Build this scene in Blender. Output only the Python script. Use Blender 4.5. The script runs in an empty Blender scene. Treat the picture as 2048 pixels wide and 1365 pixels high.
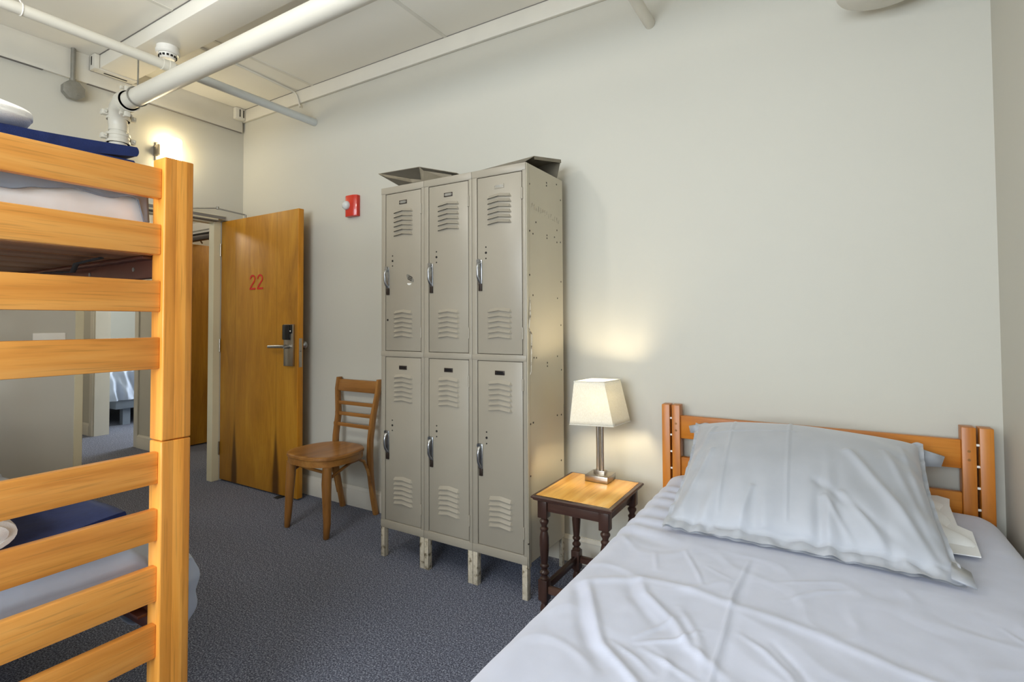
import bpy, bmesh, math, random
from mathutils import Vector, Matrix, noise
random.seed(7)
PI = math.pi
COL = bpy.context.scene.collection

# ------------------------------------------------------------------ mesh helper
class MB:
    def __init__(s):
        s.bm = bmesh.new(); s.mi = 0
    def _merge(s, b):
        for f in b.faces: f.material_index = s.mi
        me = bpy.data.meshes.new('t'); b.to_mesh(me); b.free()
        s.bm.from_mesh(me); bpy.data.meshes.remove(me)
    def box(s, x0, x1, y0, y1, z0, z1, bev=0.0, seg=2, M=None):
        b = bmesh.new()
        v = [b.verts.new((x, y, z)) for x in (x0, x1) for y in (y0, y1) for z in (z0, z1)]
        for q in ((0,1,3,2),(4,6,7,5),(0,4,5,1),(2,3,7,6),(0,2,6,4),(1,5,7,3)):
            b.faces.new([v[i] for i in q])
        if bev > 0:
            bmesh.ops.bevel(b, geom=b.edges[:], offset=bev, segments=seg, affect='EDGES', profile=0.5, clamp_overlap=True)
        if M is not None: bmesh.ops.transform(b, matrix=M, verts=b.verts)
        s._merge(b); return s
    def hexa(s, pts, bev=0.0, seg=2):           # 8 points: bottom loop of 4, top loop of 4
        b = bmesh.new(); v = [b.verts.new(p) for p in pts]
        for q in ((3,2,1,0),(4,5,6,7),(0,1,5,4),(1,2,6,5),(2,3,7,6),(3,0,4,7)):
            b.faces.new([v[i] for i in q])
        if bev > 0:
            bmesh.ops.bevel(b, geom=b.edges[:], offset=bev, segments=seg, affect='EDGES', profile=0.5, clamp_overlap=True)
        s._merge(b); return s
    def tube(s, pts, r, n=12, caps=True, flat=None, closed=False):
        pts = [Vector(p) for p in pts]; m = len(pts)
        rs = r if isinstance(r, (list, tuple)) else [r]*m
        b = bmesh.new(); rings = []
        t0 = (pts[1]-pts[0]).normalized()
        up = Vector((0,0,1)) if abs(t0.z) < 0.9 else Vector((1,0,0))
        nrm = (up - t0*up.dot(t0)).normalized()
        for i, p in enumerate(pts):
            if closed: t = (pts[(i+1) % m]-pts[i-1]).normalized()
            else: t = (pts[min(i+1, m-1)]-pts[max(i-1, 0)]).normalized()
            nrm = (nrm - t*nrm.dot(t)).normalized(); bn = t.cross(nrm)
            fx, fy = flat if flat else (1, 1)
            rings.append([b.verts.new(p + (nrm*math.cos(a)*fx + bn*math.sin(a)*fy)*rs[i]) for a in [2*PI*k/n for k in range(n)]])
        R = m if closed else m-1
        for i in range(R):
            A, B = rings[i], rings[(i+1) % m]
            for k in range(n): b.faces.new((A[k], A[(k+1) % n], B[(k+1) % n], B[k]))
        if caps and not closed:
            b.faces.new(rings[0][::-1]); b.faces.new(rings[-1])
        s._merge(b); return s
    def cyl(s, p0, p1, r0, r1=None, n=24):
        return s.tube([p0, p1], [r0, r0 if r1 is None else r1], n)
    def lathe(s, c, prof, n=32, M=None):        # profile (r,z) about the vertical through c
        b = bmesh.new(); rings = []
        for r, z in prof:
            if r < 1e-6: rings.append([b.verts.new((0, 0, z))])
            else: rings.append([b.verts.new((r*math.cos(2*PI*k/n), r*math.sin(2*PI*k/n), z)) for k in range(n)])
        for A, B in zip(rings, rings[1:]):
            for k in range(n):
                k2 = (k+1) % n
                if len(A) == 1 and len(B) == 1: continue
                if len(A) == 1: b.faces.new((A[0], B[k2], B[k]))
                elif len(B) == 1: b.faces.new((A[k], A[k2], B[0]))
                else: b.faces.new((A[k], A[k2], B[k2], B[k]))
        if len(rings[0]) > 1: b.faces.new(rings[0][::-1])
        if len(rings[-1]) > 1: b.faces.new(rings[-1])
        T = Matrix.Translation(Vector(c))
        if M is not None: T = T @ M
        bmesh.ops.transform(b, matrix=T, verts=b.verts)
        s._merge(b); return s
    def prism(s, pts, d, bev=0.0, seg=2):       # planar 3-d outline pushed along vector d
        b = bmesh.new(); d = Vector(d)
        A = [b.verts.new(Vector(p)) for p in pts]; B = [b.verts.new(Vector(p)+d) for p in pts]
        n = len(pts); b.faces.new(A[::-1]); b.faces.new(B)
        for k in range(n): b.faces.new((A[k], A[(k+1) % n], B[(k+1) % n], B[k]))
        if bev > 0:
            bmesh.ops.bevel(b, geom=b.edges[:], offset=bev, segments=seg, affect='EDGES', profile=0.5, clamp_overlap=True)
        s._merge(b); return s
    def grid(s, fn, nu, nv, cu=False, capv=False):
        b = bmesh.new()
        V = [[b.verts.new(fn(i/(nu if cu else nu-1), j/(nv-1))) for i in range(nu)] for j in range(nv)]
        for j in range(nv-1):
            for i in range(nu if cu else nu-1):
                i2 = (i+1) % nu
                b.faces.new((V[j][i], V[j][i2], V[j+1][i2], V[j+1][i]))
        if capv: b.faces.new(V[0][::-1]); b.faces.new(V[-1])
        s._merge(b); return s
    def done(s, name, mats, parent=None, loc=None, smooth=40, label=None):
        bm = s.bm
        bmesh.ops.recalc_face_normals(bm, faces=bm.faces)
        o_ = Vector(parent.matrix_basis.translation) if parent else None
        if parent:
            p = parent; o_ = Vector((0,0,0))
            while p: o_ += p.location; p = p.parent
        elif loc is not None: o_ = Vector(loc)
        else:
            xs = [v.co for v in bm.verts]
            o_ = Vector((sum(v.x for v in xs)/len(xs), sum(v.y for v in xs)/len(xs), min(v.z for v in xs)))
        bmesh.ops.translate(bm, verts=bm.verts, vec=-o_)
        me = bpy.data.meshes.new(name); bm.to_mesh(me); bm.free()
        for m in (mats if isinstance(mats, (list, tuple)) else [mats]): me.materials.append(m)
        if smooth:
            me.polygons.foreach_set('use_smooth', [True]*len(me.polygons))
            me.set_sharp_from_angle(angle=math.radians(smooth))
        ob = bpy.data.objects.new(name, me); COL.objects.link(ob)
        if parent: ob.parent = parent
        else: ob.location = o_
        if label: ob['label'] = label
        return ob

def tag(o, label, cat, group=None, kind=None):
    o['label'] = label; o['category'] = cat
    if group: o['group'] = group
    if kind: o['kind'] = kind
    return o
def thing(name, loc, label, cat, group=None):
    o = bpy.data.objects.new(name, None); COL.objects.link(o); o.location = loc
    o.empty_display_size = 0.05
    return tag(o, label, cat, group)
def struct(o):
    o['kind'] = 'structure'; return o

# ------------------------------------------------------------------ materials
def lin(c):
    return tuple((x/255/12.92 if x/255 <= 0.04045 else ((x/255+0.055)/1.055)**2.4) for x in c) + (1,)
def newmat(name):
    m = bpy.data.materials.new(name); m.use_nodes = True
    nt = m.node_tree; return m, nt, nt.nodes['Principled BSDF']
def N(nt, t, **kw):
    n = nt.nodes.new(t)
    for k, v in kw.items(): setattr(n, k, v)
    return n
def noise_tex(nt, vec, scale, detail=3, rough=0.5, dist=0.0):
    n = N(nt, 'ShaderNodeTexNoise'); n.inputs['Scale'].default_value = scale
    n.inputs['Detail'].default_value = detail; n.inputs['Roughness'].default_value = rough
    n.inputs['Distortion'].default_value = dist
    if vec is not None: nt.links.new(vec, n.inputs['Vector'])
    return n.outputs['Fac']
def ramp(nt, fac, stops):
    r = N(nt, 'ShaderNodeValToRGB'); cr = r.color_ramp
    while len(cr.elements) < len(stops): cr.elements.new(0.5)
    for e, (p, c) in zip(cr.elements, stops): e.position = p; e.color = c
    nt.links.new(fac, r.inputs['Fac']); return r.outputs['Color']
def mixc(nt, fac, a, b, mode='MIX'):
    m = N(nt, 'ShaderNodeMix', data_type='RGBA', blend_type=mode)
    if isinstance(fac, (int, float)): m.inputs[0].default_value = fac
    else: nt.links.new(fac, m.inputs[0])
    for k, x in ((6, a), (7, b)):
        if isinstance(x, tuple): m.inputs[k].default_value = x
        else: nt.links.new(x, m.inputs[k])
    return m.outputs[2]
def bump(nt, bs, h, strength=0.2, dist=0.002):
    b = N(nt, 'ShaderNodeBump'); b.inputs['Strength'].default_value = strength; b.inputs['Distance'].default_value = dist
    nt.links.new(h, b.inputs['Height']); nt.links.new(b.outputs['Normal'], bs.inputs['Normal'])
def objco(nt, scale=(1,1,1), rnd=True):
    tc = N(nt, 'ShaderNodeTexCoord'); mp = N(nt, 'ShaderNodeMapping'); mp.inputs['Scale'].default_value = scale
    if rnd:
        oi = N(nt, 'ShaderNodeObjectInfo'); ad = N(nt, 'ShaderNodeVectorMath', operation='ADD')
        mu = N(nt, 'ShaderNodeMath', operation='MULTIPLY'); mu.inputs[1].default_value = 7.3
        nt.links.new(oi.outputs['Random'], mu.inputs[0])
        nt.links.new(tc.outputs['Object'], ad.inputs[0]); nt.links.new(mu.outputs[0], ad.inputs[1])
        nt.links.new(ad.outputs[0], mp.inputs['Vector'])
    else: nt.links.new(tc.outputs['Object'], mp.inputs['Vector'])
    return mp.outputs['Vector']
def plain(name, c, rough=0.5, metal=0.0, var=0.04, vscale=6.0, bmp=0.0, bscale=60.0, spec=0.5, coat=0.0):
    m, nt, bs = newmat(name)
    v = objco(nt)
    c = lin(c); lo = tuple(x*(1-var) for x in c[:3])+(1,); hi = tuple(min(1, x*(1+var)) for x in c[:3])+(1,)
    nt.links.new(ramp(nt, noise_tex(nt, v, vscale, 4), [(0.3, lo), (0.7, hi)]), bs.inputs['Base Color'])
    bs.inputs['Roughness'].default_value = rough; bs.inputs['Metallic'].default_value = metal
    bs.inputs['Specular IOR Level'].default_value = spec; bs.inputs['Coat Weight'].default_value = coat
    if bmp: bump(nt, bs, noise_tex(nt, v, bscale, 3), bmp)
    return m
def wood(name, dark, mid, light, axis, rough=0.34, lam=None, contrast=1.0, spec=0.4, fine=200):
    m, nt, bs = newmat(name)
    a = 'xyz'.index(axis)
    sc = [13.0]*3; sc[a] = 1.1
    v = objco(nt, tuple(sc))
    n1 = noise_tex(nt, v, 1.0, 5, 0.55, 0.9)
    col = ramp(nt, n1, [(0.28, lin(dark)), (0.5, lin(mid)), (0.74, lin(light))])
    sf = [float(fine)]*3; sf[a] = 7.0
    v2 = objco(nt, tuple(sf))
    n2 = noise_tex(nt, v2, 1.0, 2, 0.5)
    pore = ramp(nt, n2, [(0.30, (0.76,)*3+(1,)), (0.46, (1,)*3+(1,))])
    col = mixc(nt, 0.75*contrast, col, pore, 'MULTIPLY')
    v3 = objco(nt, (3, 3, 3)); n3 = noise_tex(nt, v3, 1.0, 2)
    col = mixc(nt, 0.5, col, ramp(nt, n3, [(0.3, (0.82, 0.80, 0.78, 1)), (0.7, (1.1, 1.1, 1.1, 1))]), 'MULTIPLY')
    if lam:                                   # glued strips, each a little lighter or darker
        ax, w = lam
        tc = N(nt, 'ShaderNodeTexCoord'); sp = N(nt, 'ShaderNodeSeparateXYZ'); nt.links.new(tc.outputs['Object'], sp.inputs[0])
        dv = N(nt, 'ShaderNodeMath', operation='DIVIDE'); nt.links.new(sp.outputs['xyz'.index(ax)], dv.inputs[0]); dv.inputs[1].default_value = w
        fl = N(nt, 'ShaderNodeMath', operation='FLOOR'); nt.links.new(dv.outputs[0], fl.inputs[0])
        wn = N(nt, 'ShaderNodeTexWhiteNoise', noise_dimensions='1D'); nt.links.new(fl.outputs[0], wn.inputs['W'])
        col = mixc(nt, 1.0, col, ramp(nt, wn.outputs['Value'], [(0.0, (0.80, 0.76, 0.72, 1)), (1.0, (1.15, 1.17, 1.2, 1))]), 'MULTIPLY')
    nt.links.new(col, bs.inputs['Base Color'])
    bs.inputs['Roughness'].default_value = rough; bs.inputs['Specular IOR Level'].default_value = spec
    bump(nt, bs, n2, 0.12, 0.001)
    return m
def fabric(name, c, rough=0.8, sheen=0.2, bscale=900, bmp=0.15, var=0.05, vscale=9):
    m, nt, bs = newmat(name)
    v = objco(nt); c = lin(c)
    lo = tuple(x*(1-var) for x in c[:3])+(1,); hi = tuple(min(1, x*(1+var)) for x in c[:3])+(1,)
    nt.links.new(ramp(nt, noise_tex(nt, v, vscale, 4), [(0.3, lo), (0.7, hi)]), bs.inputs['Base Color'])
    bs.inputs['Roughness'].default_value = rough
    bs.inputs['Sheen Weight'].default_value = sheen; bs.inputs['Sheen Roughness'].default_value = 0.4
    bs.inputs['Specular IOR Level'].default_value = 0.35
    bump(nt, bs, noise_tex(nt, v, bscale, 2), bmp, 0.0008)
    return m
def emit(name, c, strength):
    m, nt, bs = newmat(name)
    bs.inputs['Base Color'].default_value = lin(c); bs.inputs['Emission Color'].default_value = lin(c)
    bs.inputs['Emission Strength'].default_value = strength
    return m

M = {}
M['wall'] = plain('wall_paint', (190, 187, 176), 0.62, var=0.012, vscale=1.5, bmp=0.05, bscale=220, spec=0.3)
M['ceil'] = plain('ceiling_paint', (228, 224, 213), 0.6, var=0.02, vscale=2, bmp=0.04, bscale=120, spec=0.3)
M['trimp'] = plain('trim_paint', (210, 206, 195), 0.4, var=0.02, vscale=8, bmp=0.05, bscale=60, spec=0.4)
M['jamb'] = plain('door_frame_paint', (205, 196, 166), 0.35, var=0.02, vscale=8)
M['gap'] = plain('dark_gap', (28, 24, 20), 0.9)
M['pipe'] = plain('pipe_paint', (206, 202, 190), 0.38, var=0.02, vscale=5, bmp=0.04, bscale=70)
M['pipe2'] = plain('grey_pipe_paint', (196, 199, 197), 0.36, var=0.02, vscale=5, bmp=0.04, bscale=70)
M['steel'] = plain('galvanised_steel', (140, 138, 130), 0.42, 0.55, var=0.1, vscale=30)
M['chrome'] = plain('worn_chrome', (168, 170, 172), 0.3, 1.0, var=0.12, vscale=90)
M['nickel'] = plain('brushed_nickel', (178, 170, 158), 0.3, 1.0, var=0.05, vscale=40)
M['blackplastic'] = plain('black_plastic', (18, 18, 20), 0.25)
M['rubber'] = plain('black_rubber', (16, 16, 18), 0.8)
M['whiteplastic'] = plain('white_plastic', (228, 226, 220), 0.35, var=0.01)
M['red'] = plain('red_plastic', (196, 38, 14), 0.28, var=0.05, coat=0.3)
M['reddigit'] = plain('red_digit_paint', (190, 26, 16), 0.45)
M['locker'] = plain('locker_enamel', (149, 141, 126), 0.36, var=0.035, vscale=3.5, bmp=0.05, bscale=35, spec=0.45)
M['lockerside_lit'] = plain('lit_side_enamel', (186, 178, 158), 0.4, var=0.04, vscale=3, bmp=0.04, bscale=25)  # lighter than the fronts: lamp glow put into the side colour
M['baresteel'] = plain('bare_sheet_steel', (122, 114, 98), 0.5, 0.15, var=0.12, vscale=9)
M['bronze'] = plain('dark_bronze', (52, 42, 36), 0.4, 0.4)
M['grey_strip'] = plain('grey_strip', (112, 108, 104), 0.6)
M['glass'] = None

def worn(name):
    m, nt, bs = newmat(name); v = objco(nt)
    n = noise_tex(nt, v, 34, 5, 0.65)
    col = ramp(nt, n, [(0.36, lin((96, 84, 62))), (0.46, lin((178, 167, 146))), (0.62, lin((190, 180, 160))), (0.72, lin((222, 216, 204)))])
    nt.links.new(col, bs.inputs['Base Color']); bs.inputs['Roughness'].default_value = 0.5
    bump(nt, bs, n, 0.1); return m
M['wornleg'] = worn('chipped_enamel')
def carpet():
    m, nt, bs = newmat('carpet_loop'); v = objco(nt, rnd=False)
    n1 = noise_tex(nt, v, 170, 3, 0.75); n2 = noise_tex(nt, v, 60, 4, 0.8); n3 = noise_tex(nt, v, 1.2, 2)
    c = ramp(nt, n1, [(0.30, lin((44, 46, 57))), (0.5, lin((104, 108, 124))), (0.70, lin((198, 203, 217)))])
    c = mixc(nt, 0.6, c, ramp(nt, n2, [(0.34, (0.55, 0.55, 0.58, 1)), (0.66, (1.2, 1.2, 1.2, 1))]), 'MULTIPLY')
    c = mixc(nt, 0.5, c, ramp(nt, n3, [(0.3, (0.88, 0.87, 0.86, 1)), (0.7, (1.06, 1.06, 1.06, 1))]), 'MULTIPLY')
    nt.links.new(c, bs.inputs['Base Color']); bs.inputs['Roughness'].default_value = 0.95
    bs.inputs['Specular IOR Level'].default_value = 0.15
    bump(nt, bs, n1, 0.9, 0.006); return m
M['carpet'] = carpet()
for ax in 'xyz':
    M['bunk_'+ax] = wood('honey_wood_'+ax, (204, 126, 46), (234, 160, 74), (246, 184, 102), ax)
    M['chair_'+ax] = wood('chair_wood_'+ax, (116, 74, 30), (148, 100, 48), (172, 124, 66), ax, rough=0.32)
    M['bed_'+ax] = wood('orange_wood_'+ax, (158, 90, 24), (184, 112, 36), (200, 132, 52), ax, rough=0.34, contrast=0.6)
    M['dark_'+ax] = wood('dark_stained_wood_'+ax, (44, 28, 23), (70, 48, 40), (94, 70, 58), ax, rough=0.28, contrast=0.6)
M['post'] = wood('honey_wood_strips', (200, 122, 42), (230, 154, 62), (244, 178, 90), 'z', lam=('y', 0.026))
M['oak'] = wood('golden_oak', (196, 132, 50), (230, 174, 86), (242, 198, 116), 'y', rough=0.25, fine=150)
M['brownrail'] = plain('brown_painted_metal', (74, 38, 26), 0.35, var=0.1, vscale=12)
M['slat'] = wood('slat_board', (108, 74, 46), (146, 106, 72), (170, 130, 92), 'y', rough=0.6)

def veneer():
    m, nt, bs = newmat('door_veneer')
    v = objco(nt, (4.5, 4.5, 0.9)); n1 = noise_tex(nt, v, 1.0, 6, 0.6, 1.6)
    col = ramp(nt, n1, [(0.25, lin((142, 94, 28))), (0.5, lin((170, 118, 38))), (0.75, lin((190, 140, 52)))])
    v2 = objco(nt, (130, 130, 8)); n2 = noise_tex(nt, v2, 1.0, 3)
    col = mixc(nt, 0.5, col, ramp(nt, n2, [(0.3, (0.8, 0.78, 0.72, 1)), (0.6, (1.04, 1.04, 1.04, 1))]), 'MULTIPLY')
    tc = N(nt, 'ShaderNodeTexCoord'); sp = N(nt, 'ShaderNodeSeparateXYZ'); nt.links.new(tc.outputs['Object'], sp.inputs[0])
    col = mixc(nt, 1.0, col, (0.98, 0.95, 0.74, 1), 'MULTIPLY')
    # two long dark stains rising from the bottom edge
    fac = None
    for cx in (-3.893+4.088, -3.385+4.088):
        dx = N(nt, 'ShaderNodeMath', operation='SUBTRACT'); nt.links.new(sp.outputs['X'], dx.inputs[0]); dx.inputs[1].default_value = cx
        ab = N(nt, 'ShaderNodeMath', operation='ABSOLUTE'); nt.links.new(dx.outputs[0], ab.inputs[0])
        zz = N(nt, 'ShaderNodeMapRange'); nt.links.new(sp.outputs['Z'], zz.inputs[0])
        zz.inputs[1].default_value = 0.49; zz.inputs[2].default_value = 0.12; zz.inputs[3].default_value = 0.0; zz.inputs[4].default_value = 0.04
        df = N(nt, 'ShaderNodeMath', operation='SUBTRACT'); nt.links.new(zz.outputs[0], df.inputs[0]); nt.links.new(ab.outputs[0], df.inputs[1])
        s = N(nt, 'ShaderNodeMapRange'); s.interpolation_type = 'SMOOTHSTEP'; nt.links.new(df.outputs[0], s.inputs[0])
        s.inputs[1].default_value = -0.012; s.inputs[2].default_value = 0.02
        if fac is None: fac = s.outputs[0]
        else:
            mx = N(nt, 'ShaderNodeMath', operation='MAXIMUM'); nt.links.new(fac, mx.inputs[0]); nt.links.new(s.outputs[0], mx.inputs[1]); fac = mx.outputs[0]
    sc = N(nt, 'ShaderNodeMath', operation='MULTIPLY'); nt.links.new(fac, sc.inputs[0]); sc.inputs[1].default_value = 0.85
    col = mixc(nt, sc.outputs[0], col, (0.045, 0.016, 0.004, 1))
    nt.links.new(col, bs.inputs['Base Color']); bs.inputs['Roughness'].default_value = 0.42; bs.inputs['Specular IOR Level'].default_value = 0.35
    return m
M['veneer'] = veneer()
M['dooredge'] = wood('door_edge_wood', (170, 108, 20), (196, 130, 30), (210, 146, 44), 'z')
M['grey'] = fabric('grey_cotton', (190, 194, 210), 0.55, 0.25)
M['greyp'] = fabric('grey_pillow_cotton', (165, 168, 175), 0.5, 0.3)
M['bluegrey'] = fabric('blue_grey_cotton', (176, 186, 204), 0.6, 0.2)
M['slate'] = fabric('slate_grey_cotton', (122, 132, 146), 0.7, 0.15)
M['white'] = fabric('white_cotton', (234, 234, 234), 0.7, 0.15)
M['towel'] = fabric('white_terry', (236, 235, 232), 0.95, 0.5, bscale=420, bmp=0.9)
M['navy'] = fabric('navy_fleece', (30, 45, 94), 0.95, 0.08, bscale=380, bmp=0.7, var=0.15, vscale=40)
M['mattress'] = fabric('mattress_ticking', (200, 200, 202), 0.8, 0.1)
M['brownpillow'] = fabric('grey_brown_pillow', (120, 112, 106), 0.8, 0.1)

def shade_mat():
    m = bpy.data.materials.new('lamp_shade_linen'); m.use_nodes = True; nt = m.node_tree
    out = nt.nodes['Material Output']; nt.nodes.remove(nt.nodes['Principled BSDF'])
    d = N(nt, 'ShaderNodeBsdfDiffuse'); t = N(nt, 'ShaderNodeBsdfTranslucent'); mx = N(nt, 'ShaderNodeMixShader')
    v = objco(nt, (500, 500, 120)); n = noise_tex(nt, v, 1.0, 2)
    c = ramp(nt, n, [(0.3, lin((226, 222, 208))), (0.7, lin((240, 238, 228)))])
    nt.links.new(c, d.inputs[0]); nt.links.new(c, t.inputs[0]); mx.inputs[0].default_value = 0.22
    nt.links.new(d.outputs[0], mx.inputs[1]); nt.links.new(t.outputs[0], mx.inputs[2]); nt.links.new(mx.outputs[0], out.inputs[0])
    return m
M['shade'] = shade_mat()
def clear():
    m, nt, bs = newmat('clear_lens'); bs.inputs['Base Color'].default_value = (0.9, 0.92, 0.9, 1)
    bs.inputs['Transmission Weight'].default_value = 0.35; bs.inputs['Roughness'].default_value = 0.2; return m
M['lens'] = clear()
M['sconceglass'] = emit('lit_sconce_glass', (255, 236, 192), 23.0)
M['bulb'] = emit('lit_bulb', (255, 236, 198), 205.0)

# ------------------------------------------------------------------ places (metres; camera at x=0,y=0)
XB, YW, XR, ZC, YF = -4.038, 2.472, 0.515, 2.94, -1.75
YH = 2.53

# ------------------------------------------------------------------ setting
struct(MB().box(-10.2, 0.75, YF-0.15, 5.6, -0.08, 0.0).done('floor', M['carpet'], smooth=0, loc=(0,0,0)))
struct(MB().box(-10.2, 0.75, YF-0.15, 5.6, ZC, ZC+0.1).done('ceiling', M['ceil'], smooth=0))
struct(MB().box(XB-0.12, XR+0.12, YW, YW+0.13, 0, ZC).done('wall_back', M['wall'], smooth=0))
struct(MB().box(XR, XR+0.12, YF, YW, 0, ZC).done('wall_right', M['wall'], smooth=0))
w = MB()                                       # wall with the doorway
w.box(XB-0.12, XB, YF, 1.39, 0, ZC); w.box(XB-0.12, XB, 2.377, YW, 0, ZC); w.box(XB-0.12, -4.096, 2.329, 2.377, 0, ZC); w.box(-4.096, XB, 2.329, 2.377, 2.03, ZC); w.box(XB-0.12, XB, 1.39, 2.329, 2.06, ZC)
struct(w.done('wall_left', M['wall'], smooth=0))
w = MB()                                       # wall behind the camera with the window opening
w.box(XB-0.12, XR+0.12, YF-0.12, YF, 0, 0.85); w.box(XB-0.12, XR+0.12, YF-0.12, YF, 2.35, ZC)
w.box(XB-0.12, -2.35, YF-0.12, YF, 0.85, 2.35); w.box(0.3, XR+0.12, YF-0.12, YF, 0.85, 2.35)
struct(w.done('wall_front', M['wall'], smooth=0))
wn = struct(MB().box(-2.35, -2.29, YF-0.1, YF+0.02, 0.85, 2.35).box(0.24, 0.3, YF-0.1, YF+0.02, 0.85, 2.35)
    .box(-2.29, 0.24, YF-0.1, YF+0.02, 0.85, 0.91).box(-2.29, 0.24, YF-0.1, YF+0.02, 2.29, 2.35)
    .box(-1.05, -1.00, YF-0.08, YF-0.02, 0.91, 2.29).done('window_1', M['trimp'], smooth=0))
# corridor and the rooms beyond it
w = MB()
for a, b in ((-10.2, -6.87), (-5.93, -5.45), (-4.54, XB-0.12)): w.box(a, b, YH, YH+0.13, 0, ZC)
for a, b in ((-6.87, -5.93), (-5.45, -4.54)): w.box(a, b, YH, YH+0.13, 2.06, ZC)
struct(w.done('wall_corridor', M['wall'], smooth=0))
struct(MB().box(-8.6, -8.5, 0.9, YH, 0, ZC).done('wall_corridor_end', M['wall'], smooth=0))
struct(MB().box(-8.6, XB-0.12, 0.8, 0.9, 0, ZC).done('wall_corridor_side', M['wall'], smooth=0))
struct(MB().box(-10.2, -3.4, 5.45, 5.55, 0, ZC).box(-10.2, -10.1, YH+0.13, 5.45, 0, ZC).box(-3.5, -3.4, YW+0.13, 5.45, 0, ZC)
    .box(-5.74, -5.64, YH+0.13, 5.45, 0, ZC).done('wall_far_rooms', M['wall'], smooth=0))

def baseboard(m, x0, x1, y, sgn=-1):           # along x, face towards sgn*y
    prof = [(0, 0), (0.016, 0), (0.016, 0.098), (0.013, 0.104), (0.013, 0.112), (0.007, 0.122), (0.005, 0.13), (0, 0.13)]
    m.prism([(x0, y+sgn*a, z) for a, z in prof], (x1-x0, 0, 0))
struct((lambda m: (baseboard(m, XB, XR, YW), m)[1])(MB()).done('baseboard_back', M['trimp'], smooth=30))
m = MB(); prof = [(0, 0), (0.016, 0), (0.016, 0.098), (0.013, 0.112), (0.005, 0.13), (0, 0.13)]
m.prism([(XB+a, YF, z) for a, z in prof], (0, 1.385-YF, 0)); struct(m.done('baseboard_left', M['trimp'], smooth=30))
m = MB(); m.prism([(XR-a, YF, z) for a, z in prof], (0, YW-0.02-YF, 0)); struct(m.done('baseboard_right', M['trimp'], smooth=30))
m = MB(); baseboard(m, -5.86, -5.53, YH); baseboard(m, -8.5, -6.95, YH)
struct(m.done('baseboard_corridor', M['trimp'], smooth=30))
# beams boxed in along two walls, with a thin shadow or joint line along each
m = MB(); m.box(XB, XR, YW-0.022, YW, 2.842, ZC, 0.004); struct(m.done('trim_1', M['trimp'], smooth=30))
m = MB(); m.box(XB, XB+0.022, YF, YW-0.022, 2.757, ZC, 0.003); struct(m.done('trim_2', M['trimp'], smooth=30))
m = MB(); m.box(XB+0.022, XR, 1.455, 1.66, 2.852, ZC, 0.006); struct(m.done('trim_3', M['ceil'], smooth=30))
m = MB()
for x in (-3.165, -1.945, -0.72): m.box(x-0.012, x+0.012, 1.66, YW-0.022, ZC-0.004, ZC)
for x in (-3.05, -1.83): m.box(x-0.012, x+0.012, YF, 1.455, ZC-0.004, ZC)
struct(m.done('trim_4', M['trimp'], smooth=0))
# grey strips: shadow line drawn along the beam side, joint lines at the wall board
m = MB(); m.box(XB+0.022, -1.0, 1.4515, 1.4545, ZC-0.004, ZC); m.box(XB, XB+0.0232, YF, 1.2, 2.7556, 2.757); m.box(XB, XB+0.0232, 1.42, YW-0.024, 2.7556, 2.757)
m.box(XB, XR, YW-0.0235, YW-0.022, ZC-0.004, ZC); struct(m.done('shadow_and_joint_lines', M['grey_strip'], smooth=0))
# our door frame
m = MB()
m.box(XB-0.125, XB+0.006, 1.385, 1.428, 0, 2.06, 0.002); m.box(XB-0.06, XB-0.04, 1.428, 1.444, 0, 2.02)
m.box(XB-0.125, -4.094, 2.272, 2.328, 0, 2.06, 0.002); m.box(-4.094, XB+0.006, 2.272, 2.328, 2.032, 2.06, 0.001)
m.box(XB-0.125, XB+0.006, 1.428, 2.272, 2.022, 2.06, 0.002)
m.box(XB-0.125, XB-0.06, 1.444, 2.269, 2.006, 2.022)
struct(m.done('trim_6', M['jamb'], smooth=0))
struct(MB().box(XB-0.055, XB+0.004, 1.43, 2.283, 2.016, 2.0215).box(XB+0.0062, XB+0.010, 1.39, 2.326, 2.034, 2.056).done('trim_7', M['grey_strip'], smooth=0))  # thin grey strips under and across the door head
# corridor door frames
m = MB()
for a, b in ((-6.87, -5.93), (-5.45, -4.54)):
    m.box(a-0.075, a, YH-0.014, YH, 0, 2.12, 0.003); m.box(b, b+0.075, YH-0.014, YH, 0, 2.12, 0.003); m.box(a, b, YH-0.014, YH, 2.05, 2.12, 0.003)
    m.box(a, a+0.02, YH, YH+0.14, 0, 2.05); m.box(b-0.02, b, YH, YH+0.14, 0, 2.05); m.box(a+0.02, b-0.02, YH, YH+0.14, 2.03, 2.05)
struct(m.done('trim_8', M['trimp'], smooth=0))
# switch plate
t = thing('light_switch', (XB+0.003, 1.258, 1.11), 'white three-switch wall plate seen between the bunk bed rails', 'light switch')
MB().box(XB, XB+0.006, 1.18, 1.336, 1.052, 1.168, 0.003).done('plate', M['whiteplastic'], t)
for k in range(3):
    y = 1.21+0.048*k
    MB().box(XB+0.006, XB+0.014, y-0.005, y+0.005, 1.10, 1.124, 0.002).done('toggle', M['whiteplastic'], t)
    
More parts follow.
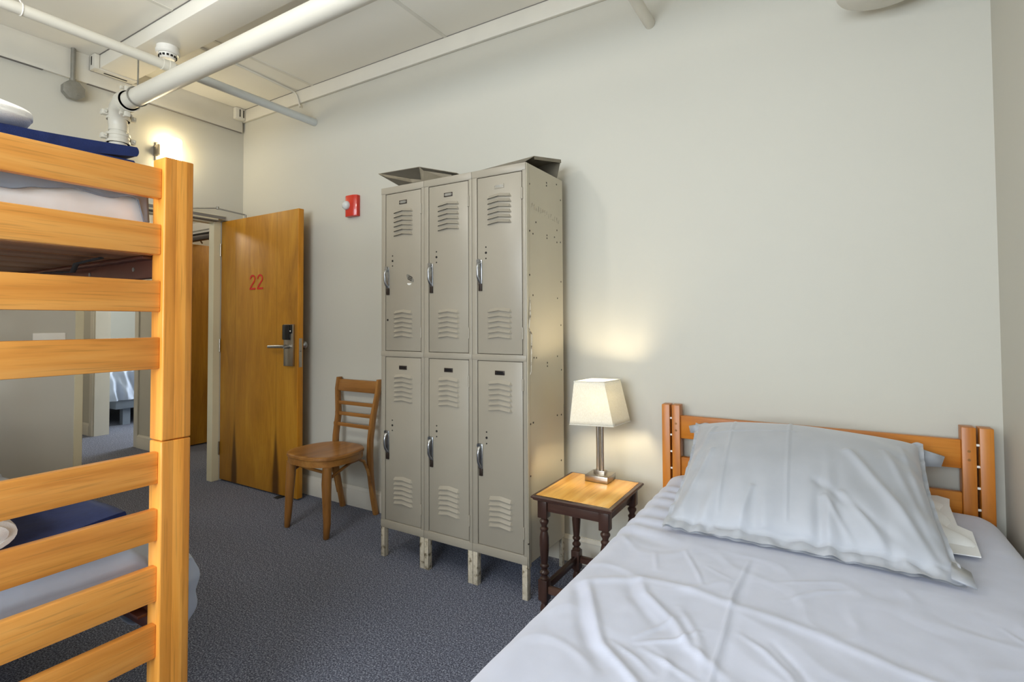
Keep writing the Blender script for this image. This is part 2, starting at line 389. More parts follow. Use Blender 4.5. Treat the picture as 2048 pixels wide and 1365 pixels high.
# ------------------------------------------------------------------ pipes, ceiling hardware
t = thing('drain_pipe', (-2.0, 1.52, 2.60), 'thick cream painted pipe running under the ceiling beam and turning down at the door wall', 'pipe')
PY, PZ, PR, PX = 1.487, 2.580, 0.0505, -3.83
MB().tube([(-3.61, PY, PZ), (0.5, PY, PZ)], PR, 32).done('straight_pipe', M['pipe'], t)
el = [(-3.725, PY, PZ)]
for k in range(9):
    a = k/8*PI/2; el.append((-3.725-0.105*math.sin(a), PY+0.03*k/8, PZ-0.105+0.105*math.cos(a)))
MB().tube([(-3.63, PY, PZ)]+el+[(PX, PY+0.03, 2.44)], PR*1.02, 28).done('elbow', M['pipe'], t)
VY = PY+0.03
low = [(PX, VY, 2.445), (PX, VY, 2.325)]
for k in range(1, 8):
    a = k/7*PI/2; low.append((PX-0.075+0.075*math.cos(a), VY, 2.325-0.075*math.sin(a)))
low.append((XB+0.002, VY, 2.25))
MB().tube(low, PR*0.95, 28).done('drop_pipe', M['pipe'], t)
def clamp(c, axis):
    m = MB(); c = Vector(c)
    ax = Vector(axis); side = Vector((0, 1, 0)) if abs(ax.z) > 0.5 else Vector((0, 0, 1))
    for d in (-0.022, 0, 0.022): m.tube([c+ax*(d-0.008), c+ax*(d+0.008)], 0.064 if d else 0.061, 28)
    m.tube([c-ax*0.03, c+ax*0.03], 0.059, 28)
    oth = ax.cross(side)
    for sgn in (-1, 1):
        p = c + side*sgn*0.078
        b = Vector((0.022, 0.022, 0.022))
        m.box(p.x-0.018, p.x+0.018, p.y-0.016, p.y+0.016, p.z-0.016, p.z+0.016, 0.005)
        m.tube([p-oth*0.03, p+oth*0.03], 0.007, 10); m.tube([p+oth*0.026, p+oth*0.036], 0.012, 6)
    return m
clamp((PX, VY, 2.540), (0, 0, 1)).done('coupling', M['pipe'], t)
clamp((PX, VY, 2.393), (0, 0, 1)).done('coupling', M['pipe'], t)
clamp((-3.648, PY, PZ), (1, 0, 0)).done('coupling', M['pipe'], t)
t = thing('pipe_hanger', (-3.51, PY, 2.85), 'thin wire ring hanger holding the thick pipe below the beam near the door wall', 'hanger')
MB().tube([(-3.51, PY, 2.850), (-3.51, PY, PZ+PR+0.012)], 0.0045, 8).done('rod', M['steel'], t)
MB().tube([(-3.51, PY+(PR+0.0055)*math.sin(a), PZ+(PR+0.0055)*math.cos(a)) for a in [2*PI*k/36 for k in range(36)]], 0.0042, 8, closed=True).done('ring', M['steel'], t)

t = thing('sprinkler_pipe', (-3.16, 0.6, 2.67), 'thin white pipe crossing over the thick pipe and ending in the locker wall', 'pipe')
SZ = 2.674
MB().tube([(-3.16, YF+0.001, SZ), (-3.16, 1.50, SZ)], 0.027, 24).done('near_run', M['pipe'], t)
MB().tube([(-3.16, 1.50, SZ), (-3.16, YW-0.001, SZ)], 0.027, 24).done('far_run', M['pipe2'], t)
MB().tube([(-3.16, 1.455, SZ), (-3.16, 1.485, SZ), (-3.16, 1.4855, SZ), (-3.16, 1.515, SZ)], [0.031, 0.031, 0.034, 0.034], 24).done('tee_coupling', M['pipe'], t)
MB().tube([(-3.16+0.028*math.sin(a), 0.86, SZ+0.028*math.cos(a)) for a in [k/12*2*PI for k in range(12)]], 0.003, 6, closed=True).tube([(-3.16, 0.86, SZ+0.03), (-3.155, 0.84, SZ+0.06)], 0.003, 6).done('strap', M['whiteplastic'], t)
t = tag(MB().tube([(-0.713, 1.95, 2.655), (-0.713, YW-0.001, 2.655)], 0.0255, 24).done('stub_pipe', M['pipe']), 'short white pipe stub entering the wall at the top, right of the ceiling beam', 'pipe')

t = thing('smoke_detector', (-3.31, 1.555, 2.852), 'white round smoke detector under the ceiling beam above the crossing pipes', 'smoke detector')
D = Vector((-3.31, 1.555, 0))
MB().lathe((D.x, D.y, 2.852), [(0.058, 0), (0.058, -0.018), (0.062, -0.02), (0.062, -0.036), (0.055, -0.044)], 36).done('base', M['whiteplastic'], t)
m = MB(); m.lathe((D.x, D.y, 2.808), [(0.048, 0), (0.046, -0.012), (0.036, -0.028), (0.0, -0.032)], 36)
m.done('sensor_head', M['whiteplastic'], t)
m = MB()
for k in range(14):
    a = 2*PI*k/14; r = 0.0445
    m.box(-0.003, 0.003, -0.006, 0.006, -0.005, 0.005, M=Matrix.Translation((D.x+r*math.cos(a), D.y+r*math.sin(a), 2.794)) @ Matrix.Rotation(a, 4, 'Z'))
m.done('sensor_slots', M['gap'], t)
tag(MB().tube([(-3.30, 1.66, 2.934), (-3.32, 1.98, 2.934), (-3.345, 2.40, 2.932), (-3.345, 2.435, 2.925), (-3.33, 2.444, 2.90), (-3.29, 2.444, 2.808)], 0.0075, 10).done('cable_raceway', M['trimp']),
    'thin white cable conduit along the ceiling from the smoke detector to the wall trim', 'cable')
# joist hanger brackets on the door wall
t = tag(MB().box(XB+0.0222, XB+0.032, 1.425, 1.70, 2.842, 2.935, 0.002).box(XB+0.0222, XB+0.10, 1.425, 1.453, 2.842, 2.935, 0.002)
    .box(XB+0.0222, XB+0.10, 1.453, 1.665, 2.842, 2.8515, 0.001).done('joist_bracket', [M['trimp']], smooth=30), 'white slotted bracket carrying the beam end at the door wall', 'bracket')
MB().box(XB+0.05, XB+0.062, 1.4235, 1.4255, 2.87, 2.925).done('slot', M['gap'], t)
MB().box(XB+0.055, XB+0.068, 1.49, 1.62, 2.8405, 2.8422).done('slot', M['gap'], t)
t = tag(MB().box(XB+0.0222, XB+0.06, 2.37, 2.448, 2.845, 2.936, 0.002).done('corner_bracket', M['trimp'], smooth=30), 'small white slotted bracket in the ceiling corner above the door', 'bracket')
MB().box(XB+0.06, XB+0.0615, 2.40, 2.408, 2.865, 2.925).done('slot', M['gap'], t)
MB().box(XB+0.06, XB+0.0615, 2.43, 2.438, 2.865, 2.925).done('slot', M['gap'], t)
# junction box
t = thing('junction_box', (XB+0.05, 1.34, 2.67), 'grey octagonal electrical box hanging on a conduit at the upper left wall', 'electrical box')
oc = [(0.058*math.cos(PI/8+k*PI/4), 0.058*math.sin(PI/8+k*PI/4)) for k in range(8)]
JC = Vector((XB+0.045, 1.335, 2.672))
MB().prism([(JC.x-0.02, JC.y+a, JC.z+b) for a, b in oc], (0.042, 0, 0), 0.003).done('box', M['steel'], t)
MB().prism([(JC.x+0.022, JC.y+a*1.03, JC.z+b*1.03) for a, b in oc], (0.004, 0, 0), 0.001).box(JC.x+0.026, JC.x+0.029, JC.y+0.016, JC.y+0.034, JC.z-0.030, JC.z-0.024).done('cover', M['steel'], t)
MB().tube([(JC.x, JC.y, 2.725), (JC.x, JC.y, 2.938)], 0.0125, 14).tube([(JC.x, JC.y, 2.725), (JC.x, JC.y, 2.745)], 0.018, 14).done('conduit', M['steel'], t)
# wall sconce
t = thing('wall_sconce', (XB, 1.92, 2.42), 'lit white glass wall light above the doorway beside the bunk post', 'wall lamp')
MB().box(XB, XB+0.07, 1.812, 1.84, 2.40, 2.475, 0.003).box(XB, XB+0.012, 1.82, 1.96, 2.37, 2.50, 0.002).done('bracket', M['nickel'], t)
MB().box(XB+0.02, XB+0.125, 1.845, 1.945, 2.36, 2.535, 0.018, 4).done('glass_shade', M['sconceglass'], t)
# round dish lamp at the top right
t = thing('pendant_lamp', (0.195, 2.25, 2.40), 'round off-white dish lamp hanging near the ceiling at the top right', 'ceiling lamp')
MB().lathe((0.195, 2.25, 2.405), [(0.150, 0.012), (0.153, 0.006), (0.149, 0.0), (0.10, -0.012), (0.055, -0.016), (0.05, -0.022), (0.0, -0.024)], 64).done('dish', M['trimp'], t)
MB().lathe((0.195, 2.25, 2.417), [(0.146, 0), (0.09, 0.05), (0.02, 0.075), (0.012, 0.09), (0.012, ZC-2.417-0.03), (0.05, ZC-2.417-0.025), (0.05, ZC-2.4171)], 40).done('stem', M['trimp'], t)
# fire alarm
t = thing('fire_alarm', (-2.748, YW, 1.939), 'red fire alarm strobe on the wall between the door and the lockers', 'fire alarm')
fo = [(-2.805, YW), (-2.805, YW-0.03), (-2.785, YW-0.042), (-2.72, YW-0.042), (-2.692, YW-0.028), (-2.692, YW)]
MB().prism([(a, b, 1.94) for a, b in fo], (0, 0, 0.143), 0.004).done('housing', M['red'], t)
MB().lathe((-2.775, YW-0.044, 2.015), [(0.030, -0.004), (0.030, 0.006), (0.026, 0.018), (0.014, 0.026), (0, 0.028)], 28, M=Matrix.Rotation(PI/2, 4, 'X')).done('strobe_lens', M['lens'], t, label='clear round strobe lens')
MB().lathe((-2.775, YW-0.0425, 2.015), [(0.02, 0), (0.016, 0.008), (0, 0.009)], 16, M=Matrix.Rotation(PI/2, 4, 'X')).done('reflector', M['whiteplastic'], t)

# ------------------------------------------------------------------ the door with 22
DX0, DX1, DY0, DY1, DZ0, DZ1 = -4.088, -3.145, 2.33, 2.372, 0.012, 2.022
t = thing('room_door', (DX0, DY0, DZ0), 'open wooden door with a red number 22 and lever lock', 'door')
MB().box(DX0, DX1-0.006, DY0, DY1, DZ0, DZ1, 0.0015).done('leaf', M['veneer'], t)
MB().box(DX1-0.006, DX1, DY0, DY1, DZ0, DZ1, 0.0012).done('edge_strip', M['dooredge'], t)
def digits(parent):
    def stroke2(x0):                           # a condensed "2" as a ribbon
        W, Hh, th = 0.070, 0.112, 0.0135; z0 = 1.472
        pts = []
        for k in range(13):
            a = PI*1.02 - k/12*PI*1.22
            pts.append((x0+W/2+(W/2-th/2)*math.cos(a), z0+Hh-W/2*0.95+(W/2*0.95-th/2)*math.sin(a)))
        pts += [(x0+W*0.55, z0+Hh*0.40), (x0+W*0.22, z0+Hh*0.20), (x0+th*0.62, z0+th*0.9)]
        m.tube([(p[0], DY0-0.0012, p[1]) for p in pts], th/2, 8, flat=None)
        m.box(x0, x0+W, DY0-0.004, DY0-0.0002, z0, z0+th)
    m = MB(); stroke2(-3.709); stroke2(-3.617)
    # flatten the strokes to thin painted numerals
    for v in m.bm.verts: v.co.y = DY0-0.0003 if v.co.y > DY0-0.0012 else DY0-0.0026
    m.done('door_number', M['reddigit'], parent, label='red painted number 22', smooth=0)
digits(t)
e = MB(); e.box(-3.274, -3.176, DY0-0.022, DY0, 0.922, 1.213, 0.004); es = e.done('lock_case', M['nickel'], t)
MB().box(-3.272, -3.196, DY0-0.036, DY0-0.022, 1.105, 1.211, 0.006).box(-3.196, -3.178, DY0-0.030, DY0-0.022, 1.15, 1.211, 0.004).done('card_reader', M['blackplastic'], es, label='black card reader on the lock')
MB().lathe((-3.187, DY0-0.030, 1.166), [(0.005, 0), (0.004, 0.003), (0, 0.0035)], 12, M=Matrix.Rotation(PI/2, 4, 'X')).done('indicator', M['whiteplastic'], es)
MB().cyl((-3.215, DY0-0.022, 1.058), (-3.215, DY0-0.062, 1.058), 0.013).tube([(-3.215, DY0-0.055, 1.058), (-3.25, DY0-0.060, 1.059), (-3.34, DY0-0.056, 1.057), (-3.405, DY0-0.052, 1.055)], [0.0125, 0.0115, 0.011, 0.0105], 14, flat=(1.0, 0.7)).done('lever', M['chrome'], es, label='lever handle')
MB().box(DX1, DX1+0.0018, DY0+0.008, DY1-0.008, 0.915, 1.115, 0.0006).cyl((DX1, DY0+0.021, 1.03), (DX1+0.012, DY0+0.021, 1.03), 0.009, 0.006, 12).done('latch_plate', M['nickel'], t)
MB().lathe((-3.205, DY1, 1.065), [(0.030, 0), (0.030, 0.008), (0.014, 0.012), (0.013, 0.03), (0.026, 0.042), (0.029, 0.055), (0.020, 0.066), (0, 0.068)], 28, M=Matrix.Rotation(-PI/2, 4, 'X')).done('back_knob', M['chrome'], t)
for z in (0.25, 1.05, 1.80):
    MB().cyl((DX0-0.002, DY0-0.006, z-0.05), (DX0-0.002, DY0-0.006, z+0.05), 0.006, None, 10).done('hinge', M['nickel'], t)
m = MB(); m.tube([(-3.80, 2.346, 2.024), (-3.80, 2.346, 2.05)], 0.008, 10)
m.tube([(-3.80, 2.346, 2.05), (-3.90, 2.19, 2.083)], 0.0055, 8); m.tube([(-3.90, 2.19, 2.076), (-3.90, 2.19, 2.096)], 0.010, 10)
m.tube([(-3.90, 2.19, 2.085), (XB+0.012, 2.00, 2.068)], 0.0055, 8); m.box(XB+0.0062, XB+0.02, 1.97, 2.03, 2.058, 2.078, 0.002)
m.done('closer_arm', M['steel'], t)
tag(MB().hexa([(-3.345, 2.285, 0.001), (-3.295, 2.285, 0.001), (-3.295, 2.352, 0.001), (-3.345, 2.352, 0.001), (-3.342, 2.29, 0.004), (-3.298, 2.29, 0.004), (-3.300, 2.350, 0.0105), (-3.340, 2.350, 0.0105)], 0.001).done('door_wedge', M['rubber']),
    'small black rubber wedge on the carpet under the open door', 'doorstop')
# the open door across the corridor
t = thing('corridor_door', (-5.43, 2.68, 0), 'open wooden door of the room across the corridor, left of the white door frame', 'door')
MB().box(-5.49, -5.449, 2.69, 3.58, 0.012, 2.02, 0.002).done('leaf', M['veneer'], t)
MB().box(-5.425, -4.65, YH+0.02, YH+0.07, 1.975, 2.028, 0.004).tube([(-5.0, 2.60, 1.99), (-5.2, 2.75, 2.04), (-5.44, 2.9, 2.04)], 0.008, 8).done('closer', M['bronze'], t)
# far bed behind the first corridor doorway
t = thing('far_bed', (-8.2, 3.7, 0), 'bed with a rumpled grey-blue duvet seen far away through the corridor doorway', 'bed')
MB().box(-9.0, -7.28, 2.9, 4.9, 0.20, 0.32, 0.01).box(-8.9, -8.82, 3.0, 3.08, 0, 0.2).box(-7.42, -7.34, 3.0, 3.08, 0, 0.2).box(-8.9, -8.82, 4.7, 4.78, 0, 0.2).box(-7.42, -7.34, 4.7, 4.78, 0, 0.2).done('frame', M['slate'], t)
def fd(u, v):
    y = 2.80+u*2.15
    n = noise.noise(Vector((y*9, v*2.2, 1.0))); n2 = noise.noise(Vector((y*22+v*3, v*4, 4.0)))
    if v < 0.55:
        k = v/0.55; return (-7.24+0.05*n*(1-k)+0.03*n2+0.02*math.sin(y*40+3*k), y, 0.31+0.35*k)
    k = (v-0.55)/0.45; return (-7.27-1.7*k, y, 0.67+0.05*math.sin(k*PI)+0.02*n)
MB().grid(fd, 160, 60).done('duvet', M['bluegrey'], t, smooth=180)

# ------------------------------------------------------------------ lockers
LX0, LW, LY, LYB, LT = -2.034, 0.2955, 2.0157, 2.385, 1.935
t = thing('locker_cabinet', (-1.59, 2.2, 0), 'tall grey-beige metal locker block with six louvered doors on short legs', 'locker')
body = MB()
for u in range(3):
    x0 = LX0+u*LW+0.0008; x1 = LX0+(u+1)*LW-0.0008
    body.box(x0, x0+0.0012, LY+0.042, LYB, 0.152, LT-0.002); body.box(x1-0.0012, x1, LY+0.042, LYB, 0.152, LT-0.002)
    body.box(x0+0.0012, x1-0.0012, LYB-0.0012, LYB, 0.152, LT-0.002)
    for zz in (0.16, 1.055): body.box(x0+0.0012, x1-0.0012, LY+0.03, LYB-0.0012, zz, zz+0.0015)
    body.box(x0, x0+0.0285, LY, LY+0.042, 0.152, LT, 0.0015); body.box(x1-0.0175, x1, LY, LY+0.042, 0.152, LT, 0.0015)
    for a, b in ((LT-0.034, LT), (1.043, 1.073), (0.152, 0.193)):
        body.box(x0+0.0285, x1-0.0175, LY-0.0012, LY+0.042, a, b, 0.0015)
    body.box(x0, x1, LY-0.002, LY-0.0005, 1.046, 1.070, 0.0004); body.box(x0, x1, LY-0.002, LY-0.0005, 0.154, 0.190, 0.0004); body.box(x0, x1, LY-0.002, LY-0.0005, LT-0.031, LT, 0.0004)
    body.box(x0, x1, LY, LYB, LT-0.001, LT+0.0015)
body.done('carcass', [M['locker'], M['gap']], t, smooth=30)
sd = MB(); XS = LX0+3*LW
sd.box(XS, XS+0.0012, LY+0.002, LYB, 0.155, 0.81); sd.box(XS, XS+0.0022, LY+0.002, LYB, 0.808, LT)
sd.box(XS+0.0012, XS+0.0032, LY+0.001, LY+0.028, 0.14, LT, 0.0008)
ss = sd.done('side_panel', M['lockerside_lit'], t, smooth=30)
m = MB()
for y, z in [(2.046,1.844),(2.213,1.886),(2.212,1.872),(2.32,1.902),(2.364,1.832),(2.105,1.679),(2.044,1.631),(2.076,1.622),(2.214,1.634),(2.214,1.62),(2.294,1.636),(2.322,1.674),(2.36,1.619),(2.321,1.614),(2.041,1.432),(2.073,1.342),(2.322,1.337),(2.363,1.421),(2.359,1.204),(2.078,1.059),(2.102,1.057),(2.317,1.052),(2.21,1.027),(2.21,1.011),(2.361,0.982),(2.042,0.766),(2.07,0.768),(2.312,0.764),(2.357,0.76),(2.353,0.536),(2.04,0.537),(2.02,0.247)]:
    MB().cyl((XS+0.0005, y, z), (XS+0.0044 if y < 2.046 else XS+0.0030, y, z), 0.0042, None, 10).done('bolt', M['bronze'], ss)
m = MB(); m.tube([(XS+0.004, 2.042, 1.33), (XS+0.010, 2.035, 1.25), (XS+0.004, 2.030, 1.19), (XS+0.011, 2.044, 1.165), (XS+0.006, 2.045, 1.0), (XS+0.004, 2.040, 0.985)], [0.002, 0.004, 0.003, 0.004, 0.003, 0.002], 8)
m.done('bent_lip', M['wornleg'], ss, label='bent worn edge strip')
m = MB()                                        # faint scratched, unreadable marks
random.seed(11); y = 2.062; z = 1.737
while y < 2.335:
    hgt = 0.026; w_ = 0.012
    for q in range(random.choice((2, 3))):
        ya = y+random.random()*w_; yb = y+random.random()*w_
        m.tube([(XS+0.0024, ya, z+hgt*random.choice((0, 1))), (XS+0.0024, yb, z+hgt*random.random())], 0.0009, 5)
    y += 0.021; z -= 0.0022
m.done('scratches', M['locker'], ss, label='faint pale scratched marks')
random.seed(7)
for u in range(4):                              # legs: pairs at the seams
    for (fy, fb, tag_) in ((LY, 1, 'f'), (LYB, -1, 'b')):
        for sd_ in ((1,) if u == 0 else (-1,) if u == 3 else (-1, 1)):
            x = LX0+u*LW+0.001*sd_; lg = MB()
            lg.box(min(x, x+sd_*0.028), max(x, x+sd_*0.028), min(fy, fy+fb*0.003), max(fy, fy+fb*0.003), 0, 0.152, 0.0008)
            lg.box(min(x+sd_*(0 if u in (0, 3) else 0.025), x+sd_*(0.003 if u in (0, 3) else 0.028)), max(x+sd_*(0 if u in (0, 3) else 0.025), x+sd_*(0.003 if u in (0, 3) else 0.028)), min(fy, fy+fb*0.026), max(fy, fy+fb*0.026), 0, 0.152, 0.0008)
            if u == 0: lg.box(x+0.025, x+0.028, min(fy, fy+fb*0.026), max(fy, fy+fb*0.026), 0, 0.152, 0.0008)
            lg.done('leg', M['wornleg'], t, smooth=30)
def louver(m, xc, z, hl, y):
    n = 14; up = []; lo = []; bk = []
    for k in range(n+1):
        s_ = -1+2*k/n; x = xc+s_*hl; pk = 0.0085*(1-abs(s_)); tp = min(1, (1-abs(s_))/0.14)
        tp = math.sqrt(max(0, tp*(2-tp)))
        zb = z+pk
        up.append((x, y, zb+0.014*tp+0.0008)); lo.append((x, y-0.0105*tp-0.0002, zb)); bk.append((x, y-0.0001, zb+0.0026*tp))
    b = m.bm
    U = [b.verts.new(p) for p in up]; L_ = [b.verts.new(p) for p in lo]; B = [b.verts.new(p) for p in bk]; L2 = [b.verts.new(p) for p in lo]
    for k in range(n):
        f = b.faces.new((U[k], L_[k], L_[k+1], U[k+1])); f.material_index = 0
        f = b.faces.new((L2[k], B[k], B[k+1], L2[k+1])); f.material_index = 1
def locker_door(u, top, height, upper):
    x0 = LX0+u*LW+0.0325; x1 = LX0+(u+1)*LW-0.0222; y = LY+0.0015
    pos = ('upper' if upper else 'lower')
    d = MB(); d.box(x0, x1, y, y+0.018, top-height, top, 0.0025)
    xc = (x0+x1)/2+0.001
    for base in (0.098, 0.625):
        for k in range(6): louver(d, xc, top-base-0.0085-0.024*k, 0.066, y)
    dr = d.done('door', [M['locker'], M['gap']], t, smooth=35)
    p = MB(); zc = top-0.052; hw = 0.026
    p.box(xc-hw, xc+hw, y-0.0025, y, zc-0.010, zc+0.010, 0.0008); p.done('number_plate', M['bronze'] if not (upper and u == 2) else M['locker'], dr)
    p = MB(); p.box(xc-hw*0.72, xc+hw*0.72, y-0.0032, y-0.0025, zc-0.006, zc+0.006); 
    for s_ in (-1, 1): p.cyl((xc+s_*hw*0.86, y-0.0025, zc), (xc+s_*hw*0.86, y-0.004, zc), 0.0022, None, 8)
    p.done('plate_insert', M['steel'] if upper else M['blackplastic'], dr)
    hx = x0+0.014; h0 = top-0.502; h1 = top-0.386
    h = MB(); h.box(hx-0.011, hx+0.012, y-0.004, y, h0, h1, 0.003)
    h.tube([(hx, y-0.004, h1-0.010), (hx, y-0.020, h1-0.022), (hx+0.001, y-0.026, (h0+h1)/2+0.02), (hx+0.001, y-0.024, (h0+h1)/2-0.02), (hx+0.002, y-0.016, h0+0.022), (hx+0.003, y-0.004, h0+0.008)],
           [0.0085, 0.007, 0.0058, 0.0058, 0.007, 0.0065], 14, flat=(0.75, 1.0))
    h.tube([(hx-0.004, y-0.003, h1-0.006), (hx-0.004, y-0.013, h1-0.006)], 0.010, None or 16)
    h.done('handle', M['chrome'], dr, label='worn chrome pull handle')
    MB().box(hx-0.006, hx+0.012, y-0.007, y, h0-0.030, h0+0.004, 0.001).done('latch', M['bronze'], dr)
    g = MB()
    for k, rr in ((0, 0.0036), (1, 0.0058), (2, 0.0036)): g.cyl((x0+0.047, y-0.0008, top-0.328-0.0265*k), (x0+0.047, y+0.0004, top-0.328-0.0265*k), rr, None, 14)
    g.done('lock_holes', M['gap'], dr)
    for zz in (top-0.10, top-height+0.095):
        g = MB(); g.cyl((x1+0.003, y-0.002, zz-0.026), (x1+0.003, y-0.002, zz+0.026), 0.0042, None, 10)
        for k in (-0.0262, -0.009, 0.009): g.cyl((x1+0.003, y-0.002, zz+k), (x1+0.003, y-0.002, zz+k+0.015), 0.0050, None, 10)
        g.done('hinge', M['locker'], dr)
    return dr
for u in range(3):
    a = locker_door(u, 1.899, 0.824, True)
    b_ = locker_door(u, 1.041, 0.846, False)
    if u == 0:
        st = MB(); sc_ = Vector((-1.832, LY+0.0013, 1.448))
        st.prism([(sc_.x+0.026*math.cos(q)*0.94-0.018*math.sin(q)*0.35, sc_.y, sc_.z-0.026*math.cos(q)*0.34*1.2+0.019*math.sin(q)) for q in [2*PI*k/28 for k in range(28)]], (0, -0.0006, 0))
        s1 = st.done('sticker', M['steel'], a, label='worn oval grey sticker')
        st = MB()
        for k in (-1, 0, 1):
            st.box(-0.014, 0.014, 0, 0.0004, -0.002, 0.002, M=Matrix.Translation((sc_.x+k*0.003, sc_.y-0.0011, sc_.z+k*0.0075)) @ Matrix.Rotation(0.35, 4, 'Y'))
        st.mi = 1; st.prism([(-1.838+0.014*math.cos(q), sc_.y+0.0004, 1.423+0.010*math.sin(q)) for q in [PI+k/12*PI for k in range(13)]], (0, -0.0006, 0))
        st.done('sticker_print', [M['bronze'], M['whiteplastic']], a)
        m = MB(); m.cyl((-1.988, LY-0.0005, 1.235), (-1.988, LY+0.002, 1.235), 0.0055, None, 12); m.done('knockout_hole', M['gap'], a)
# bent sheet covers lying on top
def sheet(quads, th, mat, name, label):
    m = MB()
    for q in quads:
        q = [Vector(p) for p in q]; n = (q[1]-q[0]).cross(q[2]-q[0]).normalized()*th
        m.prism(q, n)
    return tag(m.done(name, mat, smooth=0), label, 'metal sheet')
def shell(verts, faces, th, mat, name, label):
    me = bpy.data.meshes.new(name); me.from_pydata(verts, [], faces); me.update()
    ob = bpy.data.objects.new(name, me); COL.objects.link(ob); me.materials.append(mat)
    sm = ob.modifiers.new('s', 'SOLIDIFY'); sm.thickness = th; sm.offset = 0
    c = sum((Vector(v) for v in verts), Vector())/len(verts); c.z = min(v[2] for v in verts)
    for v in me.vertices: v.co -= c
    ob.location = c
    return tag(ob, label, 'metal sheet', 'bent metal sheets on top of the lockers')
zt = LT+0.004
shell([(-1.889, 2.15, 2.066), (-2.235, 2.19, 2.090), (-1.60, 2.10, 1.976), (-2.23, 2.40, 2.05), (-1.90, 2.40, 2.045), (-1.60, 2.40, 1.965),
       (-2.133, 2.16, 2.047), (-1.824, 2.026, zt+0.003), (-1.747, 2.022, zt), (-2.133, 2.16, 2.062), (-1.845, 2.03, 1.966), (-1.76, 2.022, 1.946), (-1.814, 2.10, 2.02), (-1.62, 2.09, zt), (-1.62, 2.09, 1.966)],
      [(1, 0, 4, 3), (0, 2, 5, 4), (1, 6, 9), (6, 7, 10, 9), (7, 8, 11, 10), (0, 12, 8, 11), (12, 14, 13, 8)], 0.003, M['baresteel'],
      'bent_metal_sheet', 'bent metal sheet overhanging the left end of the locker top')
shell([(-1.42, 2.03, zt), (-1.155, 2.03, zt+0.006), (-1.150, 2.10, 1.985), (-1.128, 2.335, 2.027), (-1.42, 2.335, 1.99), (-1.42, 2.10, 1.965),
       (-1.128, 2.338, 2.012), (-1.148, 2.10, 1.970), (-1.150, 2.336, zt), (-1.40, 2.336, zt)],
      [(0, 1, 2, 5), (5, 2, 3, 4), (2, 7, 6, 3), (3, 8, 9, 4)], 0.003, M['baresteel'],
      'bent_metal_sheet', 'folded metal cover standing open on the right end of the locker top')

# ------------------------------------------------------------------ chair
t = thing('wooden_chair', (-2.64, 2.2, 0), 'brown wooden slat-back chair between the open door and the lockers', 'chair')
CX, CY, HW, HD = -2.645, 2.168, 0.212, 0.205
def seat_pt(a, r=1.0):
    c, s_ = math.cos(a), math.sin(a); e = 2.7
    k = (abs(c)**e+abs(s_)**e)**(-1/e)
    wd = 1.0 if s_ < 0 else 1.0-0.10*s_
    return CX+HW*r*k*c*wd, CY+HD*r*k*s_
m = MB()
prof = [(0.0, 0.4405), (0.35, 0.4395), (0.70, 0.4425), (0.90, 0.449), (0.965, 0.449), (0.995, 0.445), (1.0, 0.437), (1.0, 0.431), (0.972, 0.427), (0.972, 0.392), (0.93, 0.390), (0.92, 0.425), (0.0, 0.425)]
def sg(u, v):
    i = min(int(v*(len(prof)-1)+0.5), len(prof)-1); r, z = prof[i]
    x, y = seat_pt(2*PI*u, max(r, 0.001)); return (x, y, z)
m.grid(sg, 64, len(prof), cu=True); m.done('seat', M['chair_y'], t, smooth=38)
for x, xf in ((-2.80, -2.797), (-2.478, -2.45)):
    MB().tube([(x, 2.035, 0.392), (x, 2.030, 0.30), (xf, 2.012, 0.08), (xf, 2.006, 0.006), (xf, 2.006, 0.0)], [0.027, 0.028, 0.021, 0.017, 0.012], 18).done('leg', M['chair_z'], t, label=None)
def rear(xt, xm, xb):
    pr = [(0.855, 2.445), (0.78, 2.432), (0.62, 2.400), (0.48, 2.378), (0.38, 2.374), (0.26, 2.380), (0.12, 2.402), (0.0, 2.428)]
    xs = [xt, xt, xm, xm, xm, xm, xb, xb]
    q = MB(); m2 = len(pr)
    def f(u, v):
        i = min(int(round(v*(m2-1))), m2-1); z, y = pr[i]; x = xs[i]
        hw, hd = 0.0135, 0.021 if 0.2 < z < 0.7 else 0.018
        k = int(round(u*8)) % 8
        dx, dy = [(-1,-.6),(-.6,-1),(.6,-1),(1,-.6),(1,.6),(.6,1),(-.6,1),(-1,.6)][k]
        return (x+dx*hw, y+dy*hd, z)
    q.grid(f, 8, m2, cu=True, capv=True); return q
rear(-2.858, -2.812, -2.800).done('leg', M['chair_z'], t, label='curved rear leg running up into the backrest post', smooth=50)
rear(-2.482, -2.492, -2.494).done('leg', M['chair_z'], t, label='curved rear leg running up into the backrest post', smooth=50)
MB().hexa([(-2.849, 2.420, 0.765), (-2.494, 2.420, 0.765), (-2.494, 2.440, 0.765), (-2.846, 2.440, 0.765), (-2.846, 2.434, 0.842), (-2.494, 2.434, 0.842), (-2.494, 2.454, 0.842), (-2.846, 2.454, 0.842)], 0.004).done('top_rail', M['chair_x'], t)
for z, y in ((0.690, 2.412), (0.622, 2.398), (0.553, 2.386)):
    MB().box(-2.84, -2.50, y-0.006, y+0.006, z-0.012, z+0.012, 0.004).done('back_slat', M['chair_x'], t)
for s_, xs in ((1, -2.476), (-1, -2.812)):
    xr = -2.482 if s_ > 0 else -2.815
    pts = [(xr, 2.40, 0.10), (xr, 2.375, 0.20), (xr, 2.345, 0.30), (xr, 2.315, 0.362), (xr, 2.27, 0.384), (xr, 2.21, 0.379), (xs, 2.14, 0.358), (xs, 2.065, 0.330)]
    MB().tube(pts, 0.0095, 10).done('side_brace', M['chair_y'], t)
MB().tube([(-2.79, 2.05, 0.375), (-2.76, 2.075, 0.352), (-2.70, 2.095, 0.338), (-2.62, 2.10, 0.333), (-2.55, 2.085, 0.336), (-2.49, 2.055, 0.345)], 0.0095, 10).done('front_brace', M['chair_x'], t)

